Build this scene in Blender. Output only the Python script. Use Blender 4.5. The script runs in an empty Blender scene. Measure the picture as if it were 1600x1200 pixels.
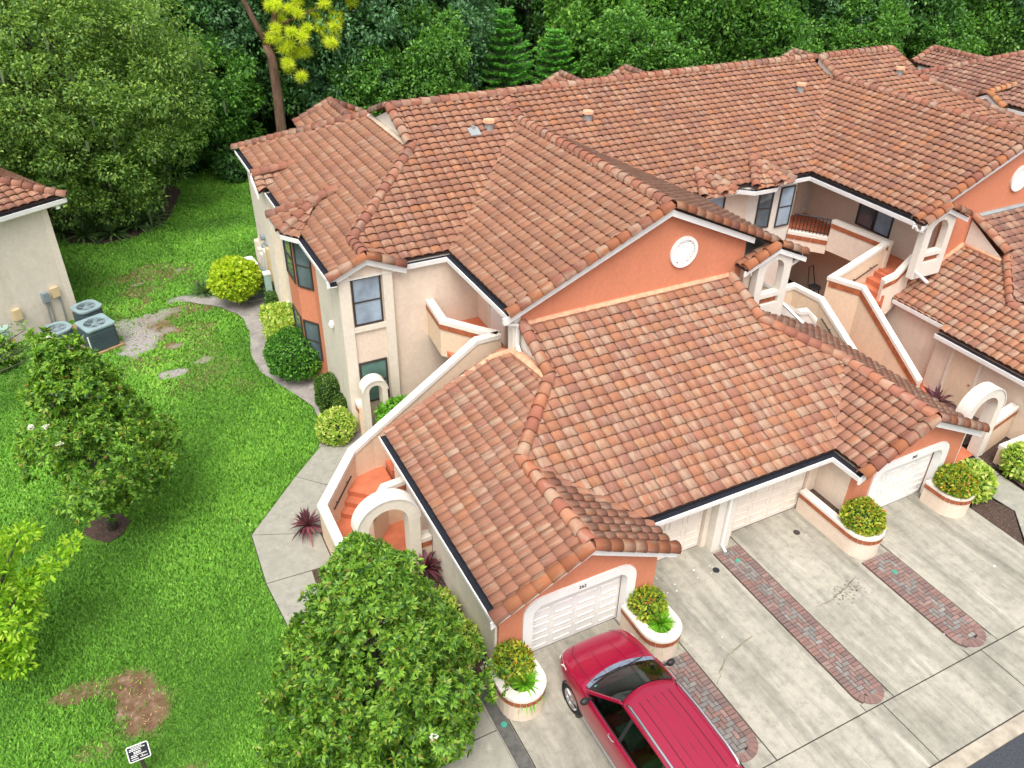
import bpy, bmesh, math, random
import numpy as np
from mathutils import Vector, Matrix
from mathutils.geometry import tessellate_polygon

random.seed(7); rng = np.random.default_rng(7)
K = 0.88                      # drawing units to metres
C = bpy.context.scene.collection
sc = bpy.context.scene

# ------------------------------------------------------------------ camera
CAMZ = 17.4
cam = bpy.data.cameras.new("camera"); camo = bpy.data.objects.new("camera", cam); C.objects.link(camo)
cam.sensor_width = 36.0; cam.lens = 36.0 * 1281.77 / 1600.0
cam.clip_start = 0.1; cam.clip_end = 2000.0
yaw, pit, rol = math.radians(27.583), math.radians(33.5465), math.radians(1.04976)
fw = Vector((math.sin(yaw) * math.cos(pit), math.cos(yaw) * math.cos(pit), -math.sin(pit)))
rt = fw.cross(Vector((0, 0, 1))).normalized(); up = rt.cross(fw)
r2 = math.cos(rol) * rt + math.sin(rol) * up; u2 = -math.sin(rol) * rt + math.cos(rol) * up
camo.matrix_world = Matrix(((r2.x, u2.x, -fw.x, 0), (r2.y, u2.y, -fw.y, 0), (r2.z, u2.z, -fw.z, CAMZ * K), (0, 0, 0, 1)))
sc.camera = camo

# ------------------------------------------------------------------ sky, sun, exposure
SUN_EL, SUN_AZ = math.radians(62), math.radians(215)   # azimuth clockwise from +Y
w = bpy.data.worlds.new("World"); sc.world = w; w.use_nodes = True
wn = w.node_tree.nodes; wl = w.node_tree.links
sky = wn.new("ShaderNodeTexSky"); sky.sky_type = 'NISHITA'; sky.sun_disc = False
sky.sun_elevation = SUN_EL; sky.sun_rotation = SUN_AZ; sky.air_density = 1.0; sky.dust_density = 5.0; sky.ozone_density = 1.0
hs = wn.new("ShaderNodeHueSaturation"); hs.inputs['Saturation'].default_value = 0.35      # overcast: the cloud layer greys the blue
wl.new(sky.outputs[0], hs.inputs['Color']); wl.new(hs.outputs[0], wn["Background"].inputs[0])
wn["Background"].inputs[1].default_value = 0.15
sl = bpy.data.lights.new("sun", 'SUN'); sl.energy = 0.85; sl.angle = math.radians(32); sl.color = (1.0, 0.96, 0.9)
so = bpy.data.objects.new("sun", sl); C.objects.link(so)
sd = Vector((math.sin(SUN_AZ) * math.cos(SUN_EL), math.cos(SUN_AZ) * math.cos(SUN_EL), math.sin(SUN_EL)))
so.rotation_euler = (-sd).to_track_quat('-Z', 'Y').to_euler(); so.location = sd * 60
sc.view_settings.view_transform = 'Standard'; sc.view_settings.look = 'None'
sc.view_settings.exposure = 0.95; sc.view_settings.gamma = 1.0; sc.view_settings.use_curve_mapping = False
sc.cycles.max_bounces = 6; sc.cycles.diffuse_bounces = 3; sc.cycles.transparent_max_bounces = 6; sc.cycles.transmission_bounces = 4

# ------------------------------------------------------------------ materials
class NT:
    def __init__(s, name):
        s.m = bpy.data.materials.new(name); s.m.use_nodes = True
        s.t = s.m.node_tree; s.b = s.t.nodes["Principled BSDF"]; s.out = s.t.nodes["Material Output"]
    def n(s, typ, **kw):
        x = s.t.nodes.new(typ)
        for k, v in kw.items(): setattr(x, k, v)
        return x
    def l(s, a, b): s.t.links.new(a, b)
    def noise(s, vec, scale, detail=4, rough=.6, stretch=None):
        if stretch:
            mp = s.n("ShaderNodeMapping"); mp.inputs['Scale'].default_value = stretch; s.l(vec, mp.inputs[0]); vec = mp.outputs[0]
        x = s.n("ShaderNodeTexNoise"); x.inputs['Scale'].default_value = scale; x.inputs['Detail'].default_value = detail
        x.inputs['Roughness'].default_value = rough; s.l(vec, x.inputs['Vector']); return x.outputs['Fac']
    def ramp(s, fac, stops):
        x = s.n("ShaderNodeValToRGB"); e = x.color_ramp.elements
        while len(e) < len(stops): e.new(.5)
        for i, (p, c) in enumerate(stops): e[i].position = p; e[i].color = (*c, 1) if len(c) == 3 else c
        s.l(fac, x.inputs[0]); return x.outputs[0]
    def mix(s, fac, a, b, mode='MIX'):
        x = s.n("ShaderNodeMix", data_type='RGBA', blend_type=mode)
        for sock, v in ((x.inputs[0], fac), (x.inputs[6], a), (x.inputs[7], b)):
            if isinstance(v, (int, float)): sock.default_value = v
            elif isinstance(v, tuple): sock.default_value = (*v, 1)
            else: s.l(v, sock)
        return x.outputs[2]
    def math(s, op, a, b=0.0):
        x = s.n("ShaderNodeMath", operation=op)
        for i, v in enumerate((a, b)):
            if isinstance(v, (int, float)): x.inputs[i].default_value = v
            else: s.l(v, x.inputs[i])
        return x.outputs[0]
    def coord(s, k='Object'): return s.n("ShaderNodeTexCoord").outputs[k]
    def pos(s): return s.n("ShaderNodeNewGeometry").outputs['Position']
    def col(s, c):
        if isinstance(c, tuple): s.b.inputs['Base Color'].default_value = (*c, 1)
        else: s.l(c, s.b.inputs['Base Color'])
    def rough(s, r): s.b.inputs['Roughness'].default_value = r
    def bump(s, h, strength=.3, dist=.02):
        x = s.n("ShaderNodeBump"); x.inputs['Strength'].default_value = strength; x.inputs['Distance'].default_value = dist
        s.l(h, x.inputs['Height']); s.l(x.outputs[0], s.b.inputs['Normal'])
M = {}
def plain(name, c, rough=.6, metal=0., var=.12, scale=3., spec=.4):
    t = NT(name); n = t.noise(t.pos(), scale, 5)
    t.col(t.ramp(n, [(.3, tuple(x * (1 - var) for x in c)), (.7, tuple(min(1, x * (1 + var)) for x in c))]))
    t.rough(rough); t.b.inputs['Metallic'].default_value = metal; t.b.inputs['Specular IOR Level'].default_value = spec
    M[name] = t.m; return t
def stucco(name, c, stain=(.36, .30, .23), amt=.35):
    t = NT(name); p = t.pos()
    a = t.noise(p, .9, 6, .65); b = t.noise(p, 9., 4); v = t.noise(p, 1.6, 4, .6, (1, 1, .18))
    base = t.ramp(b, [(.3, tuple(x * .93 for x in c)), (.7, tuple(min(1, x * 1.05) for x in c))])
    base = t.mix(t.math('MULTIPLY', t.ramp(a, [(.48, (0, 0, 0)), (.72, (1, 1, 1))]), amt), base, tuple(x * .78 for x in c))
    base = t.mix(t.math('MULTIPLY', t.ramp(v, [(.56, (0, 0, 0)), (.75, (1, 1, 1))]), amt * .7), base, stain)
    t.col(base); t.rough(.9); t.b.inputs['Specular IOR Level'].default_value = .2
    t.bump(t.noise(p, 40., 3), .25, .01); M[name] = t.m; return t
stucco('stucco', (.74, .605, .485)); stucco('stucco_warm', (.72, .55, .395), amt=.4); stucco('stucco_orange', (.62, .232, .130), (.48, .18, .10), .3)
stucco('stucco_grey', (.69, .615, .515), amt=.6)
stucco('trim_white', (.72, .665, .585), (.5, .46, .4), .22); stucco('trim_cream', (.74, .66, .55), (.42, .36, .28), .4)
plain('white_paint', (.82, .81, .78), .45, var=.05); plain('door_white', (.80, .78, .74), .4, var=.04); plain('door_cream', (.78, .69, .60), .5, var=.05)
plain('terracotta_paint', (.52, .155, .075), .8, var=.18, scale=2.2); plain('band_tile', (.34, .10, .04), .6, var=.3, scale=5.); plain('mortar', (.55, .45, .34), .9)
plain('mortar_pink', (.62, .33, .20), .9, var=.25, scale=5)
plain('gutter_dark', (.012, .014, .022), .8, var=.4, scale=9); plain('dark_metal', (.02, .02, .022), .5, var=.2); plain('bronze', (.055, .045, .04), .45, var=.2)
plain('deck', (.05, .028, .022), .95); plain('rubber', (.015, .015, .016), .85); plain('black_plastic', (.018, .018, .02), .5)
plain('alloy', (.55, .55, .56), .3, .9, var=.05); plain('chrome', (.75, .75, .77), .18, 1., var=.03); plain('seat_fabric', (.16, .15, .14), .9); plain('wood', (.33, .21, .11), .8, var=.3)
plain('green_plastic', (.06, .30, .22), .5); plain('utility_green', (.33, .46, .40), .6); plain('utility_tan', (.62, .47, .27), .6); plain('meter_grey', (.22, .27, .29), .5)
plain('ac_green', (.055, .085, .095), .55); plain('ac_lid', (.24, .33, .34), .5); plain('ac_white', (.74, .73, .68), .5); plain('ac_grey', (.13, .15, .17), .55); plain('lead_grey', (.33, .35, .34), .6, .3)
plain('blind', (.55, .55, .50), .7); plain('lamp_white', (.8, .8, .78), .5)
def bark(name, c):
    t = NT(name); p = t.pos(); a = t.noise(p, 6., 6, .7, (1, 1, .25))
    t.col(t.ramp(a, [(.3, tuple(x * .4 for x in c)), (.7, tuple(x * 1.5 for x in c))])); t.rough(.95); t.bump(a, .7, .05); M[name] = t.m
bark('bark', (.10, .085, .07)); bark('bark_pine', (.15, .085, .055))
def glassy(name, c, rough=.06, var=.35, coat=.0):
    t = NT(name); p = t.pos(); a = t.noise(p, 1.3, 4)
    t.col(t.ramp(a, [(.3, tuple(x * (1 - var) for x in c)), (.7, tuple(min(1, x * (1 + var)) for x in c))])); t.rough(rough)
    t.b.inputs['Specular IOR Level'].default_value = .8; M[name] = t.m
glassy('window_glass', (.10, .13, .15)); glassy('window_glass_pale', (.30, .38, .46), .12); glassy('window_green', (.12, .22, .19), .1); glassy('window_dark', (.025, .035, .045))
def carglass():
    t = NT('car_glass'); tr = t.n("ShaderNodeBsdfTransparent"); tr.inputs[0].default_value = (.22, .31, .28, 1)
    gl = t.n("ShaderNodeBsdfGlossy"); gl.inputs['Roughness'].default_value = .03; gl.inputs[0].default_value = (.55, .62, .60, 1)
    fr = t.n("ShaderNodeLayerWeight"); fr.inputs[0].default_value = .35; mx = t.n("ShaderNodeMixShader")
    t.l(t.math('ADD', .07, t.math('MULTIPLY', t.math('POWER', fr.outputs['Facing'], 2.), .5)), mx.inputs[0]); t.l(tr.outputs[0], mx.inputs[1]); t.l(gl.outputs[0], mx.inputs[2]); t.l(mx.outputs[0], t.out.inputs[0]); M['car_glass'] = t.m
carglass()
def carpaint():
    t = NT('car_paint'); n = t.noise(t.pos(), 220., 2)
    t.col(t.ramp(n, [(.3, (.29, .003, .027)), (.7, (.40, .006, .05))])); t.rough(.32)
    t.b.inputs['Metallic'].default_value = .3; t.b.inputs['Coat Weight'].default_value = 1.; t.b.inputs['Coat Roughness'].default_value = .05; M['car_paint'] = t.m
carpaint()
def tilemat(name, single):
    """clay roof tile: colour from the object (single tiles) or from the vertex colour (joined tiles), streaked along the slope"""
    t = NT(name); uv = t.coord('UV')
    if single:
        o = t.n("ShaderNodeObjectInfo"); c = o.outputs['Color']; al = o.outputs['Alpha']
    else:
        o = t.n("ShaderNodeVertexColor", layer_name="Col"); c = o.outputs['Color']; al = o.outputs['Alpha']
    add = t.n("ShaderNodeVectorMath", operation='ADD'); cb = t.n("ShaderNodeCombineXYZ")
    t.l(t.math('MULTIPLY', al, 97.), cb.inputs[0]); t.l(t.math('MULTIPLY', al, 53.), cb.inputs[1]); t.l(uv, add.inputs[0]); t.l(cb.outputs[0], add.inputs[1])
    v = add.outputs[0]
    st = t.math('ADD', t.noise(v, 3.0, 3, .55, (1.0, .12, 1)), t.math('MULTIPLY', t.math('SUBTRACT', al, .62), .22)); bl = t.noise(v, 5., 5, .7); wx = t.noise(t.pos(), .5, 5, .7)
    x = t.mix(t.ramp(st, [(.46, (0, 0, 0)), (.66, (.75, .75, .75))]), c, (.395, .29, .205))
    x = t.mix(t.ramp(st, [(.22, (.4, .4, .4)), (.40, (0, 0, 0))]), x, (.24, .09, .06))
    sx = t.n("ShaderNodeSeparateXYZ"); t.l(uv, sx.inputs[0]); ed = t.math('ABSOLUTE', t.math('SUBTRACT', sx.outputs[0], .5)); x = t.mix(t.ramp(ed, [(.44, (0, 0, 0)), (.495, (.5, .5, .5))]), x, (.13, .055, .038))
    x = t.mix(t.math('MULTIPLY', t.ramp(bl, [(.3, (1, 1, 1)), (.55, (0, 0, 0))]), .2), x, (.14, .07, .05))
    x = t.mix(t.math('MULTIPLY', t.ramp(wx, [(.5, (0, 0, 0)), (.75, (1, 1, 1))]), .25), x, (.23, .14, .10))
    t.col(x); t.rough(.82); t.b.inputs['Specular IOR Level'].default_value = .3; t.bump(bl, .25, .01); M[name] = t.m
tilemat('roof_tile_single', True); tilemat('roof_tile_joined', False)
def pavermat():
    t = NT('paver'); o = t.n("ShaderNodeObjectInfo"); p = t.pos()
    a = t.noise(p, 14., 5, .7); b = t.noise(p, .8, 4)
    x = t.mix(t.math('MULTIPLY', t.ramp(a, [(.35, (1, 1, 1)), (.6, (0, 0, 0))]), .45), o.outputs['Color'], (.10, .085, .08))
    x = t.mix(t.math('MULTIPLY', t.ramp(b, [(.45, (0, 0, 0)), (.7, (1, 1, 1))]), .35), x, (.16, .13, .12))
    t.col(x); t.rough(.9); t.bump(a, .3, .01); M['paver'] = t.m
pavermat()
def concrete(name, c, dark, streak):
    t = NT(name); p = t.pos()
    a = t.noise(p, .55, 6, .7); b = t.noise(p, 5., 6, .75); s1 = t.noise(p, 1.5, 6, .7, streak); s2 = t.noise(p, 2.3, 5, .65, streak); f = t.noise(p, 60., 2)
    x = t.ramp(b, [(.28, tuple(q * .68 for q in c)), (.5, c), (.75, tuple(min(1, q * 1.16) for q in c))])
    x = t.mix(t.math('MULTIPLY', t.ramp(s1, [(.44, (0, 0, 0)), (.70, (1, 1, 1))]), .7), x, dark)
    x = t.mix(t.math('MULTIPLY', t.ramp(a, [(.46, (0, 0, 0)), (.68, (1, 1, 1))]), .32), x, tuple(q * 1.2 for q in dark))
    x = t.mix(t.math('MULTIPLY', t.ramp(s2, [(.62, (0, 0, 0)), (.74, (1, 1, 1))]), .6), x, (.62, .58, .50))
    x = t.mix(t.math('MULTIPLY', t.ramp(f, [(.3, (1, 1, 1)), (.45, (0, 0, 0))]), .25), x, tuple(q * .6 for q in dark))
    t.col(x); t.rough(.9); t.bump(t.noise(p, 30., 4), .2, .01); M[name] = t.m
concrete('concrete', (.385, .36, .295), (.105, .102, .08), (1.3, .16, 1)); concrete('concrete_walk', (.315, .30, .25), (.25, .25, .20), (1, .6, 1))
concrete('sand', (.33, .30, .275), (.15, .135, .125), (1, 1, 1)); concrete('sand_pale', (.52, .49, .47), (.28, .24, .21), (1, 1, 1))
plain('asphalt', (.045, .05, .058), .9, var=.3, scale=20); plain('asphalt_strip', (.10, .098, .09), .95, var=.35, scale=7); plain('joint_dark', (.035, .032, .026), .95); plain('curb', (.36, .315, .245), .9, var=.3)
def mulch():
    t = NT('mulch'); p = t.pos(); a = t.noise(p, 18., 5, .75, (1, 1, 1))
    t.col(t.ramp(a, [(.3, (.03, .02, .015)), (.55, (.10, .06, .045)), (.75, (.25, .17, .13))])); t.rough(1.); t.bump(a, 1., .06); M['mulch'] = t.m
mulch()
def lawnmat():
    t = NT('lawn'); at = t.n("ShaderNodeAttribute", attribute_name="bare"); p = t.pos()
    a = t.noise(p, 11., 6, .75); b = t.noise(p, .35, 4); br = t.noise(p, 4., 5, .7)
    g = t.ramp(a, [(.3, (.035, .10, .014)), (.5, (.075, .19, .025)), (.72, (.14, .30, .045))])
    g = t.mix(t.ramp(b, [(.35, (0, 0, 0)), (.7, (.5, .5, .5))]), g, (.15, .30, .03))
    d = t.ramp(br, [(.3, (.10, .055, .03)), (.55, (.20, .125, .075)), (.75, (.34, .26, .20))])
    sep = t.n("ShaderNodeSeparateColor"); t.l(at.outputs['Color'], sep.inputs[0])
    x = t.mix(sep.outputs[0], g, d); s = t.ramp(a, [(.3, (.20, .18, .165)), (.7, (.44, .41, .39))])
    x = t.mix(sep.outputs[1], x, s)
    t.col(x); t.rough(1.); t.b.inputs['Specular IOR Level'].default_value = .1; t.bump(a, .8, .05); M['lawn'] = t.m
lawnmat()
LEAF_GAIN = 1.75
def leafmat(name, stops, trans=.35, rough=.45):
    """leaf colours picked per leaf from a ramp by a stored random number"""
    stops = [(p, tuple(min(.9, q * (LEAF_GAIN if max(c) < .4 else 1.15)) for q in c)) for p, c in stops]
    t = NT(name); at = t.n("ShaderNodeAttribute", attribute_name="rnd")
    x = t.ramp(at.outputs['Fac'], stops); t.col(x); t.rough(rough); t.b.inputs['Specular IOR Level'].default_value = .35
    tl = t.n("ShaderNodeBsdfTranslucent"); mx = t.n("ShaderNodeMixShader"); mx.inputs[0].default_value = trans
    br = t.n("ShaderNodeMix", data_type='RGBA', blend_type='MULTIPLY'); br.inputs[0].default_value = 1; t.l(x, br.inputs[6]); br.inputs[7].default_value = (1.5, 1.6, .7, 1)
    t.l(br.outputs[2], tl.inputs[0]); t.l(t.b.outputs[0], mx.inputs[1]); t.l(tl.outputs[0], mx.inputs[2]); t.l(mx.outputs[0], t.out.inputs[0]); M[name] = t.m
leafmat('leaf_magnolia', [(0, (.02, .055, .012)), (.3, (.060, .14, .018)), (.65, (.13, .25, .026)), (.90, (.19, .30, .035)), (.97, (.17, .19, .03)), (1, (.18, .10, .03))])
leafmat('leaf_oak', [(0, (.05, .098, .026)), (.5, (.095, .17, .036)), (.85, (.15, .23, .042)), (1, (.21, .29, .055))])
leafmat('leaf_forest_dark', [(0, (.028, .078, .024)), (.6, (.055, .145, .036)), (1, (.11, .22, .052))])
leafmat('leaf_forest', [(0, (.03, .085, .018)), (.6, (.065, .165, .026)), (1, (.13, .26, .04))])
leafmat('leaf_forest_bright', [(0, (.04, .11, .020)), (.6, (.09, .205, .032)), (1, (.18, .32, .06))])
leafmat('leaf_forest_blue', [(0, (.03, .08, .036)), (.6, (.062, .145, .06)), (1, (.13, .24, .11))])
leafmat('leaf_yellow', [(0, (.13, .23, .012)), (.5, (.30, .38, .02)), (1, (.39, .44, .03))])
leafmat('leaf_pine', [(0, (.30, .36, .03)), (.4, (.52, .58, .05)), (1, (.72, .70, .10))], .5)
leafmat('leaf_norfolk', [(0, (.03, .11, .02)), (.6, (.09, .26, .04)), (1, (.17, .39, .07))])
leafmat('leaf_variegated', [(0, (.08, .17, .02)), (.5, (.26, .35, .05)), (1, (.62, .60, .22))])
leafmat('leaf_boxgreen', [(0, (.02, .07, .01)), (.5, (.05, .15, .016)), (1, (.11, .26, .03))])
leafmat('leaf_hedge_dark', [(0, (.02, .05, .01)), (.6, (.05, .11, .018)), (1, (.12, .17, .03))])
leafmat('leaf_ixora', [(0, (.05, .11, .01)), (.45, (.15, .22, .02)), (.88, (.32, .32, .03)), (.95, (.38, .17, .03)), (1, (.42, .10, .04))])
leafmat('leaf_liriope', [(0, (.05, .15, .01)), (.6, (.12, .30, .02)), (1, (.26, .42, .05))])
leafmat('leaf_cordyline', [(0, (.035, .014, .02)), (.6, (.085, .026, .036)), (1, (.19, .06, .075))])
leafmat('leaf_myrtle', [(0, (.09, .20, .01)), (.5, (.19, .33, .015)), (1, (.38, .50, .04))])
leafmat('leaf_palmetto', [(0, (.03, .07, .025)), (.6, (.07, .13, .045)), (1, (.15, .22, .08))])
leafmat('leaf_fern', [(0, (.05, .14, .012)), (.6, (.12, .30, .025)), (1, (.22, .42, .05))])
leafmat('moss_grey', [(0, (.06, .08, .04)), (1, (.12, .15, .09))], .2, .9)
leafmat('petal', [(0, (.75, .74, .68)), (.8, (.85, .84, .80)), (1, (.55, .25, .08))], .15)
leafmat('grass_blade', [(0, (.042, .105, .011)), (.5, (.09, .21, .022)), (.85, (.14, .285, .032)), (1, (.23, .35, .06))], .3, .7)
leafmat('dry_blade', [(0, (.14, .08, .04)), (.6, (.25, .15, .07)), (1, (.36, .26, .12))], .1, .9)

# ------------------------------------------------------------------ mesh helpers
class MB:
    def __init__(s): s.v = []; s.f = []; s.m = []; s.k = 0
    def add(s, vs, fs):
        o = len(s.v); s.v += [tuple(p) for p in vs]; s.f += [tuple(i + o for i in f) for f in fs]; s.m += [s.k] * len(fs); return s
    def poly(s, pts): return s.add(pts, [tuple(range(len(pts)))])
    def box(s, x0, y0, z0, x1, y1, z1):
        return s.add([(x0, y0, z0), (x1, y0, z0), (x1, y1, z0), (x0, y1, z0), (x0, y0, z1), (x1, y0, z1), (x1, y1, z1), (x0, y1, z1)],
                     [(3, 2, 1, 0), (4, 5, 6, 7), (0, 1, 5, 4), (1, 2, 6, 5), (2, 3, 7, 6), (3, 0, 4, 7)])
    def obox(s, o, a, b, c):
        """box from corner o along vectors a, b, c"""
        o, a, b, c = (Vector(q) for q in (o, a, b, c))
        if a.cross(b).dot(c) < 0: a, b = b, a
        vs = [o, o + a, o + a + b, o + b, o + c, o + a + c, o + a + b + c, o + b + c]
        return s.add(vs, [(3, 2, 1, 0), (4, 5, 6, 7), (0, 1, 5, 4), (1, 2, 6, 5), (2, 3, 7, 6), (3, 0, 4, 7)])
    def prism(s, pts, z0, z1):
        n = len(pts); a = sum(pts[i][0] * pts[(i + 1) % n][1] - pts[(i + 1) % n][0] * pts[i][1] for i in range(n))
        if a < 0: pts = pts[::-1]
        vs = [(x, y, z0) for x, y in pts] + [(x, y, z1) for x, y in pts]
        return s.add(vs, [tuple(range(n))[::-1], tuple(range(n, 2 * n))] + [(i, (i + 1) % n, n + (i + 1) % n, n + i) for i in range(n)])
    def plate(s, outer, holes, o, ax, ay, th):
        """flat plate with holes: 2-D loops placed at o + u*ax + v*ay, thickness th along ax x ay"""
        o, ax, ay = Vector(o), Vector(ax), Vector(ay); nn = ax.cross(ay).normalized()
        loops = [outer] + list(holes); flat = [p for L in loops for p in L]
        tri = tessellate_polygon([[Vector((p[0], p[1], 0)) for p in L] for L in loops])
        P = [o + ax * p[0] + ay * p[1] for p in flat]; n = len(P); fs = []
        for t in tri:
            a, b, c = (flat[i] for i in t)
            if (b[0] - a[0]) * (c[1] - a[1]) - (c[0] - a[0]) * (b[1] - a[1]) < 0: t = t[::-1]
            fs.append(tuple(i + n for i in t)); fs.append(tuple(t[::-1]))
        k = 0
        for L in loops:
            m = len(L); ar = sum(L[i][0] * L[(i + 1) % m][1] - L[(i + 1) % m][0] * L[i][1] for i in range(m)); hole = L is not outer
            for i in range(m):
                q = (k + i, k + (i + 1) % m, n + k + (i + 1) % m, n + k + i)
                fs.append(q if (ar > 0) != hole else q[::-1])
            k += m
        return s.add(P + [p + nn * th for p in P], fs)
    def tube(s, path, rad, n=8, caps=True):
        path = [Vector(p) for p in path]; rad = rad if hasattr(rad, '__len__') else [rad] * len(path); o = len(s.v); prev = None
        for i, p in enumerate(path):
            d = (path[min(i + 1, len(path) - 1)] - path[max(i - 1, 0)]).normalized()
            if prev is None:
                a = d.orthogonal().normalized()
            else: a = (prev - d * prev.dot(d)).normalized()
            b = d.cross(a); prev = a
            for j in range(n):
                t = 2 * math.pi * j / n; s.v.append(tuple(p + (a * math.cos(t) + b * math.sin(t)) * rad[i]))
        for i in range(len(path) - 1):
            for j in range(n):
                s.f.append((o + i * n + j, o + i * n + (j + 1) % n, o + (i + 1) * n + (j + 1) % n, o + (i + 1) * n + j)); s.m.append(s.k)
        if caps:
            s.f.append(tuple(o + j for j in range(n))[::-1]); s.m.append(s.k)
            e = o + (len(path) - 1) * n; s.f.append(tuple(e + j for j in range(n))); s.m.append(s.k)
        return s
    def lathe(s, prof, c, n=24, sx=1., sy=1.):
        o = len(s.v)
        for r, z in prof:
            for j in range(n):
                t = 2 * math.pi * j / n; s.v.append((c[0] + r * sx * math.cos(t), c[1] + r * sy * math.sin(t), c[2] + z))
        for i in range(len(prof) - 1):
            for j in range(n):
                s.f.append((o + i * n + j, o + i * n + (j + 1) % n, o + (i + 1) * n + (j + 1) % n, o + (i + 1) * n + j)); s.m.append(s.k)
        return s
    def sweep(s, path, prof, closed=False):
        """sweep a closed profile [(side, up)] along a polyline with mitred corners; up is world z. side>0 is to the left. A profile up of ('abs', z) is absolute."""
        P = [Vector(p) for p in path]; n = len(P); m = len(prof); o = len(s.v)
        for i in range(n):
            a = P[i] - P[i - 1] if (i > 0 or closed) else P[i + 1] - P[i]
            b = P[(i + 1) % n] - P[i] if (i < n - 1 or closed) else P[i] - P[i - 1]
            a = Vector((a.x, a.y, 0)).normalized(); b = Vector((b.x, b.y, 0)).normalized()
            na, nb = Vector((-a.y, a.x, 0)), Vector((-b.y, b.x, 0)); q = (na + nb)
            q = q / max(.25, q.dot(na)) if q.length > 1e-6 else na
            for sd_, up_ in prof:
                p = P[i] + q * sd_
                s.v.append((p.x, p.y, up_[1] if isinstance(up_, tuple) else P[i].z + up_))
        ar = sum(prof[i][0] * (prof[(i + 1) % m][1] if not isinstance(prof[(i + 1) % m][1], tuple) else -9) - prof[(i + 1) % m][0] * (prof[i][1] if not isinstance(prof[i][1], tuple) else -9) for i in range(m))
        for i in range(n if closed else n - 1):
            i2 = (i + 1) % n
            for j in range(m):
                q = (o + i * m + j, o + i * m + (j + 1) % m, o + i2 * m + (j + 1) % m, o + i2 * m + j)
                s.f.append(q[::-1] if ar < 0 else q); s.m.append(s.k)
        if not closed:
            c0 = tuple(o + j for j in range(m)); c1 = tuple(o + (n - 1) * m + j for j in range(m))
            s.f += [c0[::-1] if ar > 0 else c0, c1 if ar > 0 else c1[::-1]]; s.m += [s.k] * 2
        return s
    def mesh(s, name, mats, base=(0, 0, 0), smooth=False):
        me = bpy.data.meshes.new(name)
        v = (np.array(s.v, dtype=float).reshape(-1, 3) - np.array(base)) * K
        me.from_pydata(v.tolist(), [], s.f)
        for m in (mats if isinstance(mats, (list, tuple)) else [mats]): me.materials.append(M[m])
        if isinstance(mats, (list, tuple)) and len(mats) > 1: me.polygons.foreach_set("material_index", s.m)
        if smooth: me.polygons.foreach_set("use_smooth", [True] * len(me.polygons))
        me.update(); return me
def link(name, me, parent=None):
    o = bpy.data.objects.new(name, me); C.objects.link(o)
    if parent is not None: o.parent = parent
    return o
BASE = {}
def tag(o, label=None, cat=None, group=None, kind=None):
    if label: o['label'] = label
    if cat: o['category'] = cat
    if group: o['group'] = group
    if kind: o['kind'] = kind
    return o
def thing(name, loc, label, cat, group=None):
    o = bpy.data.objects.new(name, None); C.objects.link(o); o.empty_display_size = .2
    o.location = Vector(loc) * K; BASE[o] = tuple(loc); return tag(o, label, cat, group)
def base_of(p):
    while p is not None:
        if p in BASE: return BASE[p]
        p = p.parent
    return (0, 0, 0)
def part(name, mb, mats, parent, smooth=False, label=None):
    o = link(name, mb.mesh(name, mats, base_of(parent), smooth), parent)
    if label: o['label'] = label
    return o
def struct(name, mb, mats, label=None, cat=None, kind='structure', smooth=False):
    o = link(name, mb.mesh(name, mats, (0, 0, 0), smooth)); return tag(o, label, cat, None, kind)
def raw(name, V, F, mats, attr=None, smooth=False, base=(0, 0, 0)):
    """fast mesh from numpy arrays; F is (n,3) or (n,4); attr is a per-vertex number"""
    me = bpy.data.meshes.new(name); V = (np.asarray(V, dtype=np.float32) - np.array(base, dtype=np.float32)) * K; F = np.asarray(F, dtype=np.int32); n, k = F.shape
    me.vertices.add(len(V)); me.vertices.foreach_set("co", V.ravel()); me.loops.add(n * k); me.loops.foreach_set("vertex_index", F.ravel())
    me.polygons.add(n); me.polygons.foreach_set("loop_start", np.arange(0, n * k, k, dtype=np.int32)); me.polygons.foreach_set("loop_total", np.full(n, k, dtype=np.int32))
    for m in (mats if isinstance(mats, (list, tuple)) else [mats]): me.materials.append(M[m])
    if attr is not None:
        a = me.attributes.new("rnd", 'FLOAT', 'POINT'); a.data.foreach_set("value", np.asarray(attr, dtype=np.float32))
    if smooth: me.polygons.foreach_set("use_smooth", np.ones(n, dtype=bool))
    me.update(calc_edges=True); return me
def arc(cx, cy, r, a0, a1, n, ry=None):
    ry = ry or r
    return [(cx + r * math.cos(math.radians(a0 + (a1 - a0) * i / n)), cy + ry * math.sin(math.radians(a0 + (a1 - a0) * i / n))) for i in range(n + 1)]
def rrect(x0, y0, x1, y1, r, n=5, bottom=False):
    """opening with rounded top corners"""
    return [(x0, y0), (x1, y0)] + arc(x1 - r, y1 - r, r, 0, 90, n) + arc(x0 + r, y1 - r, r, 90, 180, n)
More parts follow.
